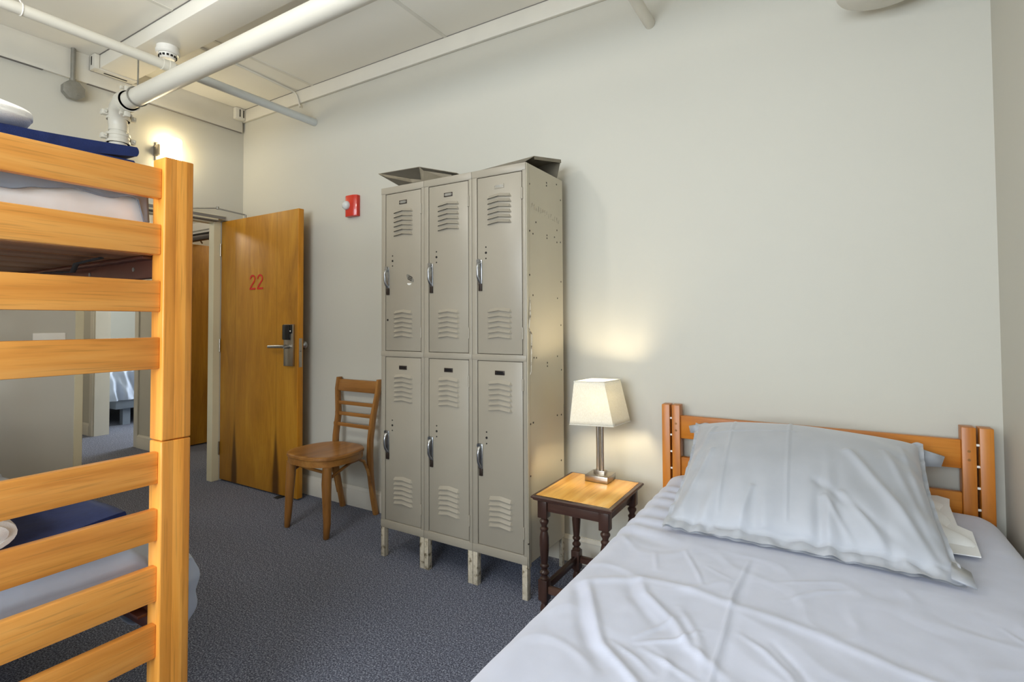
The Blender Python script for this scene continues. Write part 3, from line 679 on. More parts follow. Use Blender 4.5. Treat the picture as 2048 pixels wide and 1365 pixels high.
# ------------------------------------------------------------------ nightstand
t = thing('side_table', (-0.9, 2.12, 0), 'small side table with golden top and turned dark legs between lockers and bed', 'side table')
NX0, NX1, NY0, NY1, NZ = -1.078, -0.722, 1.918, 2.322, 0.50
m = MB(); prof = [(0.012, 0.4995), (0.004, 0.4985), (0.0, 0.494), (0.001, 0.489), (0.006, 0.486), (0.008, 0.481), (0.016, 0.476), (0.03, 0.476)]
cs = [(NX0, NY0, 1, 1), (NX1, NY0, -1, 1), (NX1, NY1, -1, -1), (NX0, NY1, 1, -1)]
def fr(u, v):
    i = min(int(round(v*(len(prof)-1))), len(prof)-1); d, z = prof[i]; c = cs[int(round(u*4)) % 4]
    return (c[0]+c[2]*d, c[1]+c[3]*d, z)
m.grid(fr, 4, len(prof), cu=True, capv=True); m.done('top_edge', M['dark_x'], t, smooth=30, label='dark moulded rim')
MB().box(NX0+0.018, NX1-0.018, NY0+0.018, NY1-0.018, 0.498, NZ+0.0008, 0.0006).done('top', M['oak'], t, label='golden wood top')
lx = (NX0+0.043, NX1-0.043); ly = (NY0+0.040, NY1-0.040); hb = 0.0205
for x in lx:
    for y in ly:
        q = MB(); q.box(x-hb, x+hb, y-hb, y+hb, 0.405, 0.476, 0.002)
        q.box(x-hb*0.98, x+hb*0.98, y-hb*0.98, y+hb*0.98, 0.065, 0.150, 0.002)
        tp = [(0.019, 0.150), (0.020, 0.155), (0.014, 0.160), (0.013, 0.166), (0.020, 0.174), (0.020, 0.180), (0.013, 0.188), (0.0125, 0.194), (0.0185, 0.202), (0.0185, 0.208), (0.014, 0.214), (0.0165, 0.235), (0.0205, 0.29), (0.0195, 0.325), (0.0145, 0.348), (0.018, 0.354), (0.018, 0.359), (0.012, 0.365), (0.0125, 0.372), (0.0195, 0.384), (0.0195, 0.390), (0.013, 0.398), (0.016, 0.405)]
        q.lathe((x, y, 0), tp, 24)
        q.lathe((x, y, 0), [(0.012, 0.0), (0.017, 0.008), (0.019, 0.03), (0.013, 0.05), (0.018, 0.06), (0.018, 0.066)], 24)
        q.done('leg', M['dark_z'], t, smooth=35)
for y in ly:
    MB().box(lx[0]+hb, lx[1]-hb, y-0.009, y+0.009, 0.432, 0.476, 0.003).done('apron', M['dark_x'], t)
    MB().box(lx[0]+hb, lx[1]-hb, y-0.010, y+0.010, 0.095, 0.125, 0.003).done('stretcher', M['dark_x'], t)
for x in lx:
    MB().box(x-0.009, x+0.009, ly[0]+hb, ly[1]-hb, 0.432, 0.476, 0.003).done('apron', M['dark_y'], t)
    MB().box(x-0.010, x+0.010, ly[0]+hb, ly[1]-hb, 0.095, 0.125, 0.003).done('stretcher', M['dark_y'], t)
# lamp on it
t = thing('table_lamp', (-0.917, 2.285, NZ+0.001), 'lit table lamp with cream square shade on the small side table', 'lamp')
Lx, Ly, z0 = -0.905, 2.262, NZ+0.0012
MB().box(Lx-0.054, Lx+0.054, Ly-0.052, Ly+0.052, z0, z0+0.028, 0.0015).box(Lx-0.026, Lx+0.026, Ly-0.018, Ly+0.018, z0+0.028, z0+0.044, 0.001).done('base', M['nickel'], t)
q = MB()
for s_ in (-1, 1): q.cyl((Lx+s_*0.0095, Ly, z0+0.044), (Lx+s_*0.0095, Ly, 0.80), 0.0085, None, 20)
q.box(Lx-0.02, Lx+0.02, Ly-0.012, Ly+0.012, 0.80, 0.812, 0.001); q.done('pole', M['nickel'], t)
zb, zt2 = 0.752, 0.952
bot = [(-1.025, 2.160), (-0.835, 2.192), (-0.805, 2.383), (-0.997, 2.352)]
bot = [(-1.022, 2.172), (-0.838, 2.232), (-0.818, 2.412), (-1.004, 2.355)]
bot = [(Lx-0.114, Ly-0.082), (Lx+0.080, Ly-0.040), (Lx+0.100, Ly+0.130), (Lx-0.090, Ly+0.096)]
top = [(Lx-0.090, Ly-0.082), (Lx+0.038, Ly-0.042), (Lx+0.066, Ly+0.092), (Lx-0.066, Ly+0.072)]
def sh(u, v):
    k = u*32; e = int(k//8) % 4; f = (k % 8)/8
    A = [(b[0]*(1-v)+tt[0]*v, b[1]*(1-v)+tt[1]*v) for b, tt in zip(bot, top)]
    a, b = A[e], A[(e+1) % 4]
    return (a[0]*(1-f)+b[0]*f, a[1]*(1-f)+b[1]*f, zb+(zt2-zb)*v)
q = MB(); q.grid(sh, 32, 10, cu=True); o = q.done('lamp_shade', M['shade'], t, smooth=25)
sm = o.modifiers.new('s', 'SOLIDIFY'); sm.thickness = 0.0016
for z_, A in ((zb+0.002, bot), (zt2-0.002, top)):
    MB().tube([(a[0], a[1], z_) for a in A], 0.0022, 6, closed=True).done('shade_rim', M['shade'], t)
q = MB()
q.tube([(Lx, Ly, 0.90), (Lx, Ly, 0.958)], 0.002, 8); q.tube([(top[0][0], top[0][1], zt2-0.004), (Lx, Ly, 0.945), (top[2][0], top[2][1], zt2-0.004)], 0.0018, 6)
q.done('shade_holder', M['whiteplastic'], t)
MB().lathe((Lx, Ly, 0.812), [(0.013, 0), (0.015, 0.02), (0.028, 0.05), (0.029, 0.07), (0.02, 0.088), (0, 0.094)], 24).done('bulb', M['bulb'], t)

# ------------------------------------------------------------------ bed on the right
t = thing('single_bed', (-0.09, 1.35, 0), 'single bed with an orange slatted wooden headboard against the wall', 'bed')
HY0, HY1, HT = 2.378, 2.432, 0.847
for xa, xb in ((-0.654, -0.619), (-0.610, -0.575), (0.386, 0.425), (0.434, 0.472)):
    MB().box(xa, xb, HY0, HY1, 0.0, HT, 0.002).done('headboard_post', M['bed_z'], t)
MB().box(-0.575, 0.386, HY0+0.012, HY1-0.014, 0.70, 0.80, 0.003).done('headboard_rail', M['bed_x'], t)
MB().box(-0.575, 0.386, HY0+0.012, HY1-0.014, 0.49, 0.617, 0.003).done('headboard_rail', M['bed_x'], t)
for xa, xb in ((-0.619, -0.610), (0.425, 0.434)):
    for k in range(5):
        MB().cyl((xa-0.002, HY0+0.008, 0.787-0.074*k), (xb+0.002, HY0+0.008, 0.787-0.074*k), 0.0045, None, 10).done('dowel', M['whiteplastic'], t, label='pale spacer pin between the posts')
for x in (-0.592, 0.405):
    for z in (0.735, 0.765): MB().cyl((x, HY0-0.0006, z), (x, HY0+0.002, z), 0.0048, None, 12).done('plug', M['chair_z'], t)
for x in (-0.56, 0.37): MB().box(x-0.012, x+0.012, 0.42, HY0+0.012, 0.20, 0.33, 0.003).done('side_rail', M['bed_y'], t)
MB().box(-0.572, 0.382, 0.396, 0.42, 0.20, 0.33, 0.003).done('foot_rail', M['bed_x'], t)
for x in (-0.55, 0.36): MB().box(x-0.03, x+0.03, 0.42, 0.48, 0, 0.20, 0.003).done('leg', M['bed_z'], t)
m = MB(); m.box(-0.57, 0.39, 0.42, 2.362, 0.334, 0.51, 0.05, 5); tag(m.done('mattress', M['mattress'], smooth=60), 'mattress hidden under the grey duvet of the single bed', 'mattress')
CR = [  # creases on the cover: width, height, points
 (0.006, 0.0045, [(-.195,1.552),(-.199,1.439),(-.206,1.337),(-.203,1.288),(-.202,1.231),(-.198,1.16),(-.198,1.076),(-.192,.96),(-.19,.7)]),
 (0.016, -0.0035, [(-.185,1.552),(-.189,1.439),(-.19,1.30),(-.186,1.16),(-.180,.96)]),
 (0.022, 0.006, [(-.546,1.239),(-.476,1.283),(-.409,1.314),(-.347,1.316),(-.275,1.309),(-.206,1.292),(-.103,1.272),(-.028,1.255),(.039,1.235),(.1,1.212),(.25,1.18)]),
 (0.014, 0.009, [(-.533,1.24),(-.477,1.138),(-.431,1.052),(-.402,1.009),(-.351,.968),(-.312,.935),(-.25,.86)]),
 (0.020, -0.007, [(-.565,1.24),(-.51,1.138),(-.462,1.05),(-.43,1.0),(-.38,.95)]),
 (0.015, 0.008, [(-.415,1.305),(-.387,1.243),(-.339,1.196),(-.295,1.154),(-.248,1.082),(-.184,1.035)]),
 (0.02, -0.006, [(-.44,1.29),(-.41,1.22),(-.36,1.165),(-.32,1.12)]),
 (0.007, 0.005, [(-.354,1.067),(-.32,1.128),(-.295,1.176)]), (0.007, 0.005, [(-.345,1.049),(-.271,1.097),(-.241,1.144)]),
 (0.007, 0.005, [(-.361,1.533),(-.301,1.408),(-.277,1.349)]), (0.008, 0.004, [(-.432,1.483),(-.399,1.382)]), (0.007, 0.003, [(-.286,1.455),(-.223,1.409)]),
 (0.010, 0.006, [(-.329,1.037),(-.268,1.009),(-.219,.991)]), (0.007, 0.004, [(.3,1.49),(.324,1.45),(.40,1.38)]),
 (0.010, 0.005, [(-.169,1.177),(-.119,1.141),(-.073,1.085),(-.02,.98)]), (0.010, -0.004, [(-.109,1.18),(-.058,1.11),(0,.99)]),
 (0.009, 0.004, [(-.099,1.367),(-.031,1.454),(.03,1.498)]), (0.010, 0.003, [(-.116,1.453),(.011,1.533)]),
 (0.009, 0.005, [(-.39,1.03),(-.33,1.0),(-.29,.97)]), (0.012, 0.005, [(-.30,1.22),(-.24,1.12),(-.21,1.02)]),
]
def segd(px, py, a, b):
    dx, dy = b[0]-a[0], b[1]-a[1]; L2 = dx*dx+dy*dy; tt = max(0, min(1, ((px-a[0])*dx+(py-a[1])*dy)/L2))
    return math.hypot(px-a[0]-tt*dx, py-a[1]-tt*dy)
def crease(x, y):
    h = 0
    for w_, a_, P in CR:
        if not any(abs(x-p[0]) < 0.2 and abs(y-p[1]) < 0.3 for p in P): continue
        d = min(segd(x, y, P[i], P[i+1]) for i in range(len(P)-1))
        if d < 4*w_:
            e = min(math.hypot(x-P[0][0], y-P[0][1]), math.hypot(x-P[-1][0], y-P[-1][1])); f = min(1, e/0.05)
            h += 0.75*a_*(0.35+0.65*f)*math.exp(-(d/(0.72*w_))**2)
    return h
BX0, BX1, BY0, BY1, RR = -0.612, 0.478, 0.37, 2.374, 0.075
def edge1(a, lo, hi, drop):        # arc-length a in [lo-drop, hi+drop] -> coordinate, drop
    R = RR; q = R*PI/2
    if a < lo+R:
        s_ = lo+R-a
        if s_ < q: th = s_/R; return lo+R-R*math.sin(th), R*(1-math.cos(th)), -1
        return lo, R+(s_-q), -1
    if a > hi-R:
        s_ = a-(hi-R)
        if s_ < q: th = s_/R; return hi-R+R*math.sin(th), R*(1-math.cos(th)), 1
        return hi, R+(s_-q), 1
    return a, 0, 0
def cover(u, v):
    DX = 0.36; DYf = 0.36; DYb = 0.02
    a = (BX0-DX)+(BX1-BX0+2*DX)*u; b = (BY0-DYf)+(BY1-BY0+DYf+DYb)*v
    x, dx, sx_ = edge1(a, BX0, BX1, DX); y, dy, sy_ = edge1(b, BY0, BY1, 0)
    z = 0.564-dx-dy+0.010*max(0, 1-((x+0.07)/0.5)**2)
    ev = min(1, (dx+dy)/0.1)
    lowf = noise.noise(Vector((x*3.1, y*2.6, 2.0)))*0.004+noise.noise(Vector((x*8+3, y*6, 5.0)))*0.0022
    wx = x+0.05*noise.noise(Vector((x*5, y*5, 9))); wy = y+0.05*noise.noise(Vector((x*5, y*5, 19)))
    ridg = (1-abs(noise.noise(Vector((wx*7+wy*3.5, wy*6-wx*2, 7.7)))*2))
    lowf += 0.0026*max(0, ridg-0.55)*2.0+0.0007*noise.noise(Vector((x*30, y*24, 8.1)))
    if y > 1.55: lowf *= 1-0.85*min(1, (y-1.55)/0.06)*(1 if -0.5 < x < 0.38 else max(0, 1-max(-0.5-x, x-0.38)/0.05))
    if ev < 1: z += (lowf+crease(x, y))*(1-ev)
    if x < -0.38 and y > 1.5:                      # puckers running off the left edge beside the pillow
        k = min(1, (-0.38-x)/0.1)*min(1, (y-1.5)/0.1)
        z += 0.004*k*math.sin((y+0.35*x)*62+3*noise.noise(Vector((x*4, y*4, 1))))
    dr = max(0, dx-RR); 
    if dr > 0 and sx_: x += sx_*(0.012*math.sin(y*23+noise.noise(Vector((y*3, 0, 3)))*4)*min(1, dr/0.2)+0.02*dr/0.3)
    dr = max(0, dy-RR)
    if dr > 0 and sy_ < 0: y -= 0.012*math.sin(x*25)*min(1, dr/0.2)+0.01
    return (x, y, max(0.10, z))
q = MB(); q.grid(cover, 420, 440)
o = q.done('duvet', M['grey'], smooth=180)
sm = o.modifiers.new('s', 'SOLIDIFY'); sm.thickness = 0.006; sm.offset = -1
tag(o, 'smooth grey duvet with fold creases spread over the single bed', 'duvet')
# white pillowcase poking out behind the grey pillow
def wp(u, v):
    x = -0.475+u*0.79; y = 1.93+v*0.42
    if u > 0.8: x += 0.012*math.sin(v*17)+0.02*(1-v)*math.sin(v*9+1)
    h = (max(0, math.sin(PI*min(1, max(0, u)))*math.sin(PI*v)))**0.5
    return (x, y, 0.584+0.003*noise.noise(Vector((x*9, y*9, 3)))+0.075*h)
q = MB(); q.grid(wp, 60, 40)
q.grid(lambda u, v: (wp(u, v)[0], wp(u, v)[1], 0.5785), 60, 40)
q.prism([(0.26, 1.865, 0.579), (0.338, 1.872, 0.579), (0.354, 2.065, 0.583), (0.325, 2.10, 0.585), (0.330, 2.25, 0.60), (0.342, 2.33, 0.602), (0.312, 2.355, 0.602), (0.25, 2.34, 0.60), (0.22, 2.0, 0.585)], (0, 0, 0.003))
tag(q.done('white_pillow', M['white'], smooth=60), 'white pillow almost hidden beneath the big grey pillow', 'pillow')
# big grey pillow: flanged case leaning on the headboard
PB = [Vector((-0.455, 1.640, 0.583)), Vector((0.270, 1.640, 0.583)), Vector((0.272, 2.318, 0.780)), Vector((-0.492, 2.310, 0.785))]
PN = (PB[1]-PB[0]).cross(PB[3]-PB[0]).normalized()
FL = 0.055; FS = 0.018
def pil(u, v, front=True):
    P = PB[0]*(1-u)*(1-v)+PB[1]*u*(1-v)+PB[2]*u*v+PB[3]*(1-u)*v
    a = (u-FS)/(1-2*FS); b = (v-FL)/(1-FL-0.012)
    ins = 0 < a < 1 and 0 < b < 1
    sa = max(0, 4*a*(1-a)) if ins else 0; sb = max(0, 4*b*(1-b)) if ins else 0
    h = (sa**0.42)*(sb**0.5) if ins else 0
    # corners pinch in a little along the sides
    pinch = 0.020*math.sin(PI*max(0, min(1, v)))*(1 if u < 0.5 else -1)*(abs(2*u-1)**3)
    P = P + Vector((pinch, 0, 0))
    P = P + Vector((0, 0.012*math.sin(PI*u)*(1-v)**4, 0))
    if front:
        w_ = 0
        # gathers fanning up from the lower hem and in from the sides
        fan = math.exp(-max(0, b)*6.5) if ins else 0.45
        w_ += fan*0.019*math.sin(u*52+2.5*noise.noise(Vector((u*5, v*2, 1)))*3)*(0.5+noise.noise(Vector((u*7, 2, 2))))
        fs = (math.exp(-max(0, 1-a)*7)+0.7*math.exp(-max(0, a)*9)) if ins else 0.3
        w_ += fs*0.006*math.sin((v*26+u*9)+3*noise.noise(Vector((u*4, v*4, 6))))
        # long diagonal folds from the lower right corner
        for k, (x0, y0, x1, y1, wd, am) in enumerate(((0.93, 0.07, 0.70, 0.55, 0.022, 0.013), (0.95, 0.12, 0.84, 0.66, 0.020, 0.007), (0.90, 0.05, 0.58, 0.30, 0.02, -0.006), (0.96, 0.2, 0.91, 0.8, 0.016, 0.006), (0.80, 0.05, 0.66, 0.26, 0.014, 0.007), (0.70, 0.04, 0.60, 0.22, 0.012, 0.006), (0.30, 0.05, 0.34, 0.22, 0.012, 0.006), (0.06, 0.1, 0.14, 0.5, 0.016, 0.008), (0.05, 0.4, 0.12, 0.8, 0.014, 0.006))):
            d = segd(u, v, (x0, y0), (x1, y1)); w_ += am*math.exp(-(d/wd)**2)
        # storage fold lines
        for uu in (0.215, 0.47): w_ += 0.0035*math.exp(-((u-uu)/0.006)**2)*(1 if 0.1 < v < 0.97 else 0)
        w_ += 0.003*math.exp(-((v-0.70-0.02*u)/0.009)**2)*(1 if 0.1 < u < 0.5 else 0)
        w_ += 0.004*noise.noise(Vector((u*4, v*4, 12)))
        off = 0.122*h+w_*(0.35+0.65*min(1, h*1.5))
        if not ins: off = 0.011*noise.noise(Vector((u*22, v*18, 30)))+w_*0.4+0.006
        return P+PN*off
    off = -0.03*h-0.004
    if not ins: off = 0.011*noise.noise(Vector((u*22, v*18, 30)))-0.001
    Q = P+PN*off; Q.z = max(Q.z, 0.579 if v < 0.4 else Q.z)
    return Q
q = MB(); q.grid(lambda u, v: pil(u, v, True), 170, 130); q.grid(lambda u, v: pil(u, v, False), 100, 70)
# side flange tips
q.prism([PB[2]+Vector((-0.03, -0.005, -0.005)), PB[2]+Vector((0.058, -0.004, -0.030)), PB[2]+Vector((0.045, -0.022, -0.062)), PB[2]+Vector((-0.02, -0.05, -0.06))], (0, 0.004, 0.002))
q.prism([PB[1]+Vector((-0.03, 0.0, 0.012)), PB[1]+Vector((0.016, -0.010, 0.002)), PB[1]+Vector((0.014, 0.04, 0.018)), PB[1]+Vector((-0.02, 0.06, 0.03))], (0, 0.002, 0.004))
q.prism([PB[3]+Vector((0.03, -0.004, 0.004)), PB[3]+Vector((-0.028, -0.004, -0.012)), PB[3]+Vector((-0.016, -0.03, -0.034)), PB[3]+Vector((0.02, -0.04, -0.03))], (0, 0.004, 0.002))
tag(q.done('grey_pillow', M['greyp'], smooth=180), 'large grey pillow leaning against the orange headboard', 'pillow')

# ------------------------------------------------------------------ bunk bed
t = thing('bunk_bed', (-2.5, 0.23, 0), 'honey-coloured wooden bunk bed at the left edge of the photo', 'bunk bed')
FX = -1.485; PD = 0.062; PW0, PW1 = 0.694, 0.768
RX0, RX1 = FX-0.036, FX-0.013
def post(x0, x1, y0, y1, z0, z1): return MB().box(x0, x1, y0, y1, z0, z1, 0.004, 3)
BL = -3.56
for x0, x1 in ((FX-PD, FX), (BL, BL+PD)):
    for y0, y1 in ((PW0, PW1), (-0.302, -0.228)):
        post(x0, x1, y0, y1, 0.0, 0.9135).done('lower_post', M['post'], t)
        post(x0, x1, y0, y1, 0.9155, 1.661).done('upper_post', M['post'], t)
RZ = [(1.550, 1.630), (1.402, 1.482), (1.252, 1.333), (1.103, 1.185), (0.805, 0.887), (0.659, 0.740), (0.504, 0.593), (0.36, 0.445)]
for z0_, z1_ in RZ:
    MB().box(RX0, RX1, -0.228, PW0, z0_, z1_, 0.003, 2).done('end_rail', M['bunk_y'], t)
    MB().box(BL+0.02, BL+0.043, -0.228, PW0, z0_, z1_, 0.003, 2).done('far_end_rail', M['bunk_y'], t)
for y0, y1 in ((0.700, 0.722), (-0.256, -0.234)):
    q = MB(); q.box(BL+PD, FX-PD, y0, y1, 1.345, 1.44, 0.002); yi = y0-0.028 if y0 > 0 else y1+0.0
    q.box(BL+PD, FX-PD, yi, yi+0.028, 1.393, 1.401, 0.001)
    q.done('upper_side_rail', M['brownrail'], t)
    q = MB(); q.box(BL+PD, FX-PD, y0, y1, 0.41, 0.484, 0.002); q.box(BL+PD, FX-PD, yi, yi+0.028, 0.453, 0.461, 0.001)
    q.done('lower_side_rail', M['brownrail'], t)
q = MB()
for k in range(7): q.cyl((-1.66-0.28*k, 0.7005, 1.372), (-1.66-0.28*k, 0.6975, 1.372), 0.006, None, 10)
q.done('rivets', M['steel'], t)
for z0_ in (1.402, 0.462):
    for k in range(12):
        x = BL+PD+0.02+(0.163 if z0_ > 1 else 0.157)*k
        MB().box(x, x+0.145, -0.232, 0.697, z0_, z0_+0.018, 0.002).done('slat', M['slat'], t)
q = MB(); q.tube([(-1.60, 0.60, 1.391), (-1.78, 0.61, 1.388), (-1.95, 0.66, 1.378), (-2.10, 0.645, 1.383), (-2.4, 0.665, 1.380), (-2.8, 0.67, 1.386)], 0.007, 8, flat=(0.35, 1.0)); q.done('strap', M['rubber'], t, label='black strap hanging under the upper slats')

# upper bedding
MXA, MXB, MYA, MYB = -3.47, -1.575, -0.215, 0.682
tag(MB().box(MXA, MXB-0.01, MYA+0.01, MYB-0.012, 1.422, 1.555, 0.045, 5).done('mattress', M['mattress'], smooth=60), 'mattress on the upper bunk under grey and white sheets', 'mattress')
def hang(u, v, x0, ztop, zbot, out, seed, sag):
    # sheet falling over the end of a mattress: v 0 = top surface, 1 = lower hem
    y = (MYA-0.005)+u*(MYB-MYA+0.012)
    n = noise.noise(Vector((y*9, v*2, seed))); n2 = noise.noise(Vector((y*23, v*5, seed+5)))
    zb_ = zbot+sag(u)
    if v < 0.3:
        k = v/0.3; return (x0-0.5+0.5*k-0.03*k, y, ztop+0.004*n)
    k = (v-0.3)/0.7
    if k < 0.25:
        a = k/0.25*PI/2; return (x0-0.03+0.03*math.sin(a)*1.0, y, ztop-0.03+0.03*math.cos(a)+0.004*n*(1-k))
    kk = (k-0.25)/0.75
    return (x0+out*kk+0.005*n+0.004*n2*kk, y, (ztop-0.03)*(1-kk)+zb_*kk)
q = MB(); q.grid(lambda u, v: hang(u, v, MXB+0.004, 1.570, 1.43, 0.010, 3, lambda u: 0.0), 120, 40)
o = q.done('white_sheet', M['white'], smooth=180); o.modifiers.new('s', 'SOLIDIFY').thickness = 0.003
tag(o, 'white bed sheet hanging at the foot of the upper bunk', 'sheet')
GS = [(-0.3, 1.520), (0.20, 1.532), (0.41, 1.525), (0.46, 1.538), (0.53, 1.550), (0.60, 1.541), (0.645, 1.552), (0.662, 1.548), (0.676, 1.492), (0.75, 1.492)]
def graysag(u):
    y = MYA-0.005+u*(MYB-MYA+0.012)
    for (ya, za), (yb, zb_) in zip(GS, GS[1:]):
        if ya <= y <= yb:
            k = (y-ya)/(yb-ya); k = k*k*(3-2*k); return za*(1-k)+zb_*k-1.548
    return 0.0
q = MB(); q.grid(lambda u, v: hang(u, v, MXB+0.018, 1.594, 1.548, 0.006, 3, graysag), 140, 40)
o = q.done('grey_duvet', M['slate'], smooth=180); o.modifiers.new('s', 'SOLIDIFY').thickness = 0.004
tag(o, 'slate grey duvet on the upper bunk above the white sheet', 'duvet')

def folded(x0, x1, y0, y1, z0, hts, name, label, seed, droop=0.0, open_fold=False, tilt=0.0):
    """a blanket folded into layers, rounded at the folds, slightly wavy"""
    m = MB(); z = z0
    for i, h in enumerate(hts):
        s0 = -0.010*((i*7) % 3)/2; e = 0.008*((i*5) % 3)
        def f(u, v, z=z, h=h, i=i, e=e, s0=s0):
            ya, yb = y0+s0, y1-e; a = 2*PI*u; c, s_ = math.cos(a), math.sin(a)
            k = (abs(c)**5+abs(s_)**5)**(-0.2)
            yy = (ya+yb)/2+(yb-ya)/2*min(1, max(-1, k*c*1.0))*1.0
            rr = h/2
            # stadium section
            half = (yb-ya)/2-rr
            yy = (ya+yb)/2+max(-half, min(half, (half+rr)*1.3*c))+rr*c*(1 if abs((half+rr)*1.3*c) > half else 0)
            zz = z+rr+rr*s_
            xx = x0+(x1-x0)*v
            n = noise.noise(Vector((xx*6, yy*6, seed+i*0.3)))
            fr_ = (yy-y0)/(y1-y0)
            zz += 0.006*n*(i+1)/len(hts) - droop*max(0, fr_-0.55)**1.0*(i+0.3)/len(hts) + tilt*(1-fr_)*i/max(1, len(hts)-1)
            return (xx+0.006*noise.noise(Vector((yy*5, zz*9, seed+4))), yy+0.004*noise.noise(Vector((xx*8, zz*5, seed+9))), zz)
        m.grid(f, 72, 36, cu=True, capv=True); z += h*0.97
    return tag(m.done(name, M['navy'], smooth=60), label, 'blanket', 'folded navy blankets on the bunks')
folded(-2.05, -1.64, -0.10, 0.708, 1.602, [0.040, 0.040, 0.040], 'navy_blanket', 'folded navy blanket on the top bunk at the foot end', 2.0, droop=0.0, tilt=-0.075)
def towel(p0, p1, r, name, label, flat=0.8, turns=4.2):
    """a rolled towel: a spiral sheet swept along its axis"""
    m = MB(); p0 = Vector(p0); p1 = Vector(p1); ax = (p1-p0).normalized(); up = Vector((0, 0, 1)); sd_ = ax.cross(up).normalized()
    nS = 110; th = r/turns*0.9
    prof = []
    for k in range(nS): a = k/(nS-1)*turns*2*PI; prof.append((0.05*r+(r-0.05*r)*(k/(nS-1)), a))
    inner = [(max(0.012*r, rr-th), a) for rr, a in prof]
    loop = prof + inner[::-1]
    def f(u, v):
        rr, a = loop[int(round(u*len(loop))) % len(loop)]
        c = p0*(1-v)+p1*v
        tel = 0.006*math.sin(a*1.7)*(1 if v in (0, 1) else 0)
        w_ = 1+0.04*noise.noise(Vector((v*6, a*0.6, rr*20)))
        rnd = 1-0.05*(abs(2*v-1)**8)
        return c+ax*tel+sd_*math.cos(a)*rr*w_*rnd+up*math.sin(a)*rr*w_*rnd*flat
    m.grid(f, len(loop), 18, cu=True)
    b = m.bm; b.verts.ensure_lookup_table()
    for row in (0, 17):
        o_ = row*len(loop)
        for k in range(nS-1):
            i0, i1 = o_+k, o_+k+1; j0, j1 = o_+len(loop)-1-k, o_+len(loop)-2-k
            try: b.faces.new((b.verts[i0], b.verts[i1], b.verts[j1], b.verts[j0]))
            except ValueError: pass
    return tag(m.done(name, M['towel'], smooth=50), label, 'towel')
# white towel on the upper blanket: a plump fold
def plump(c, sx_, sy_, sz_, seed):
    m = MB()
    def f(u, v):
        a = 2*PI*u; b = -PI/2+PI*v
        def se(w, e): return math.copysign(abs(w)**e, w)
        x = se(math.cos(b), 0.5)*se(math.cos(a), 0.55); y = se(math.cos(b), 0.5)*se(math.sin(a), 0.55); z = se(math.sin(b), 0.8)
        n = noise.noise(Vector((x*2, y*2, seed+z)))
        return (c[0]+sx_*x*(1+0.03*n), c[1]+sy_*y*(1+0.03*n), c[2]+sz_*z+0.01*n*max(0, z)-(0.006*math.exp(-((z-0.1)/0.12)**2)))
    m.grid(f, 64, 40, cu=True); return m
tag(plump((-1.80, 0.29, 1.742), 0.12, 0.215, 0.036, 4.0).done('white_towel', M['towel'], smooth=180), 'folded white towel on top of the upper navy blanket', 'towel')

# lower bedding
tag(MB().box(MXA, MXB-0.02, MYA+0.01, MYB-0.012, 0.482, 0.585, 0.04, 5).done('mattress', M['mattress'], smooth=60), 'mattress on the lower bunk under the grey-blue duvet', 'mattress')
def lowduv(u, v):
    # spread sheet: u across y (with overhang on the aisle side), v along x (with a tucked end)
    R = 0.04; z1_ = 0.607
    ya = -0.235; Ltop = 0.955; over = 0.42
    s_ = u*(Ltop+over)
    n = noise.noise(Vector((u*7, v*9, 3.3))); n2 = noise.noise(Vector((u*15, v*21, 8.3)))
    if s_ < Ltop-R: y = ya+s_; dz = 0.0
    else:
        q = s_-(Ltop-R)
        if q < R*PI/2: y = ya+Ltop-R+R*math.sin(q/R); dz = R*(1-math.cos(q/R))
        else: y = ya+Ltop; dz = R+(q-R*PI/2)
    xe = MXB-0.004; Lx_ = 1.80; t_ = v*(Lx_+0.20); 
    if t_ < Lx_-R: x = xe-Lx_+t_; ez = 0
    else:
        q = t_-(Lx_-R)
        if q < R*PI/2: x = xe-R+R*math.sin(q/R); ez = R*(1-math.cos(q/R))
        else: x = xe; ez = min(R+(q-R*PI/2), 0.095)
    over_k = min(1, max(0, dz-0.03)/0.05)
    # the overhanging flap clears the post and side rail, bulging outwards
    yb = y
    if over_k > 0:
        bulge = math.sin(min(1, dz/0.26)*PI)+0.45*math.sin(min(1, max(0, dz-0.18)/0.2)*PI)
        yb = y+over_k*(0.095+0.055*bulge)+0.014*n2+0.006*math.sin(dz*60+x*20)
        x -= 0.045*over_k+0.02*ez*over_k
        ez *= (1-over_k)
    if over_k > 0 and v > 0.90:
        k = (v-0.90)/0.10; k = k*k*(3-2*k); yb = yb*(1-k)+(0.744+0.006*n2)*k; x = x*(1-k)+(-1.572+0.008*n2-0.03*abs(math.sin(dz*22)))*k
    z = z1_-dz*1.0-ez+0.006*n
    if ez > 0.03 and over_k == 0:
        k = (ez-0.03)/0.12
        x += (0.010*math.sin(y*30+9*k+3*n)+0.012*max(0, math.sin(y*11-5*k+2*n2))**3)*min(1, k)*0.8 - 0.006
    return (x, yb, max(z, 0.29+0.02*math.sin(v*40)))
q = MB(); q.grid(lowduv, 170, 240)
o = q.done('blue_grey_duvet', M['bluegrey'], smooth=180); o.modifiers.new('s', 'SOLIDIFY').thickness = 0.003
tag(o, 'pale blue-grey duvet on the lower bunk hanging over the aisle side', 'duvet')
folded(-2.15, -1.66, 0.05, 0.702, 0.620, [0.031, 0.031, 0.031], 'navy_blanket', 'folded navy blanket on the lower bunk under the white rolled towel', 5.0, droop=0.0, tilt=-0.07)
towel((-1.99, 0.40, 0.736), (-1.675, 0.405, 0.728), 0.082, 'rolled_towel', 'rolled white towel on the navy blanket of the lower bunk', flat=0.56)
m = plump((-3.2, 0.40, 0.70), 0.20, 0.30, 0.08, 9.0)
tag(m.done('bunk_pillow', M['brownpillow'], smooth=180), 'grey-brown pillow at the far end of the lower bunk', 'pillow')

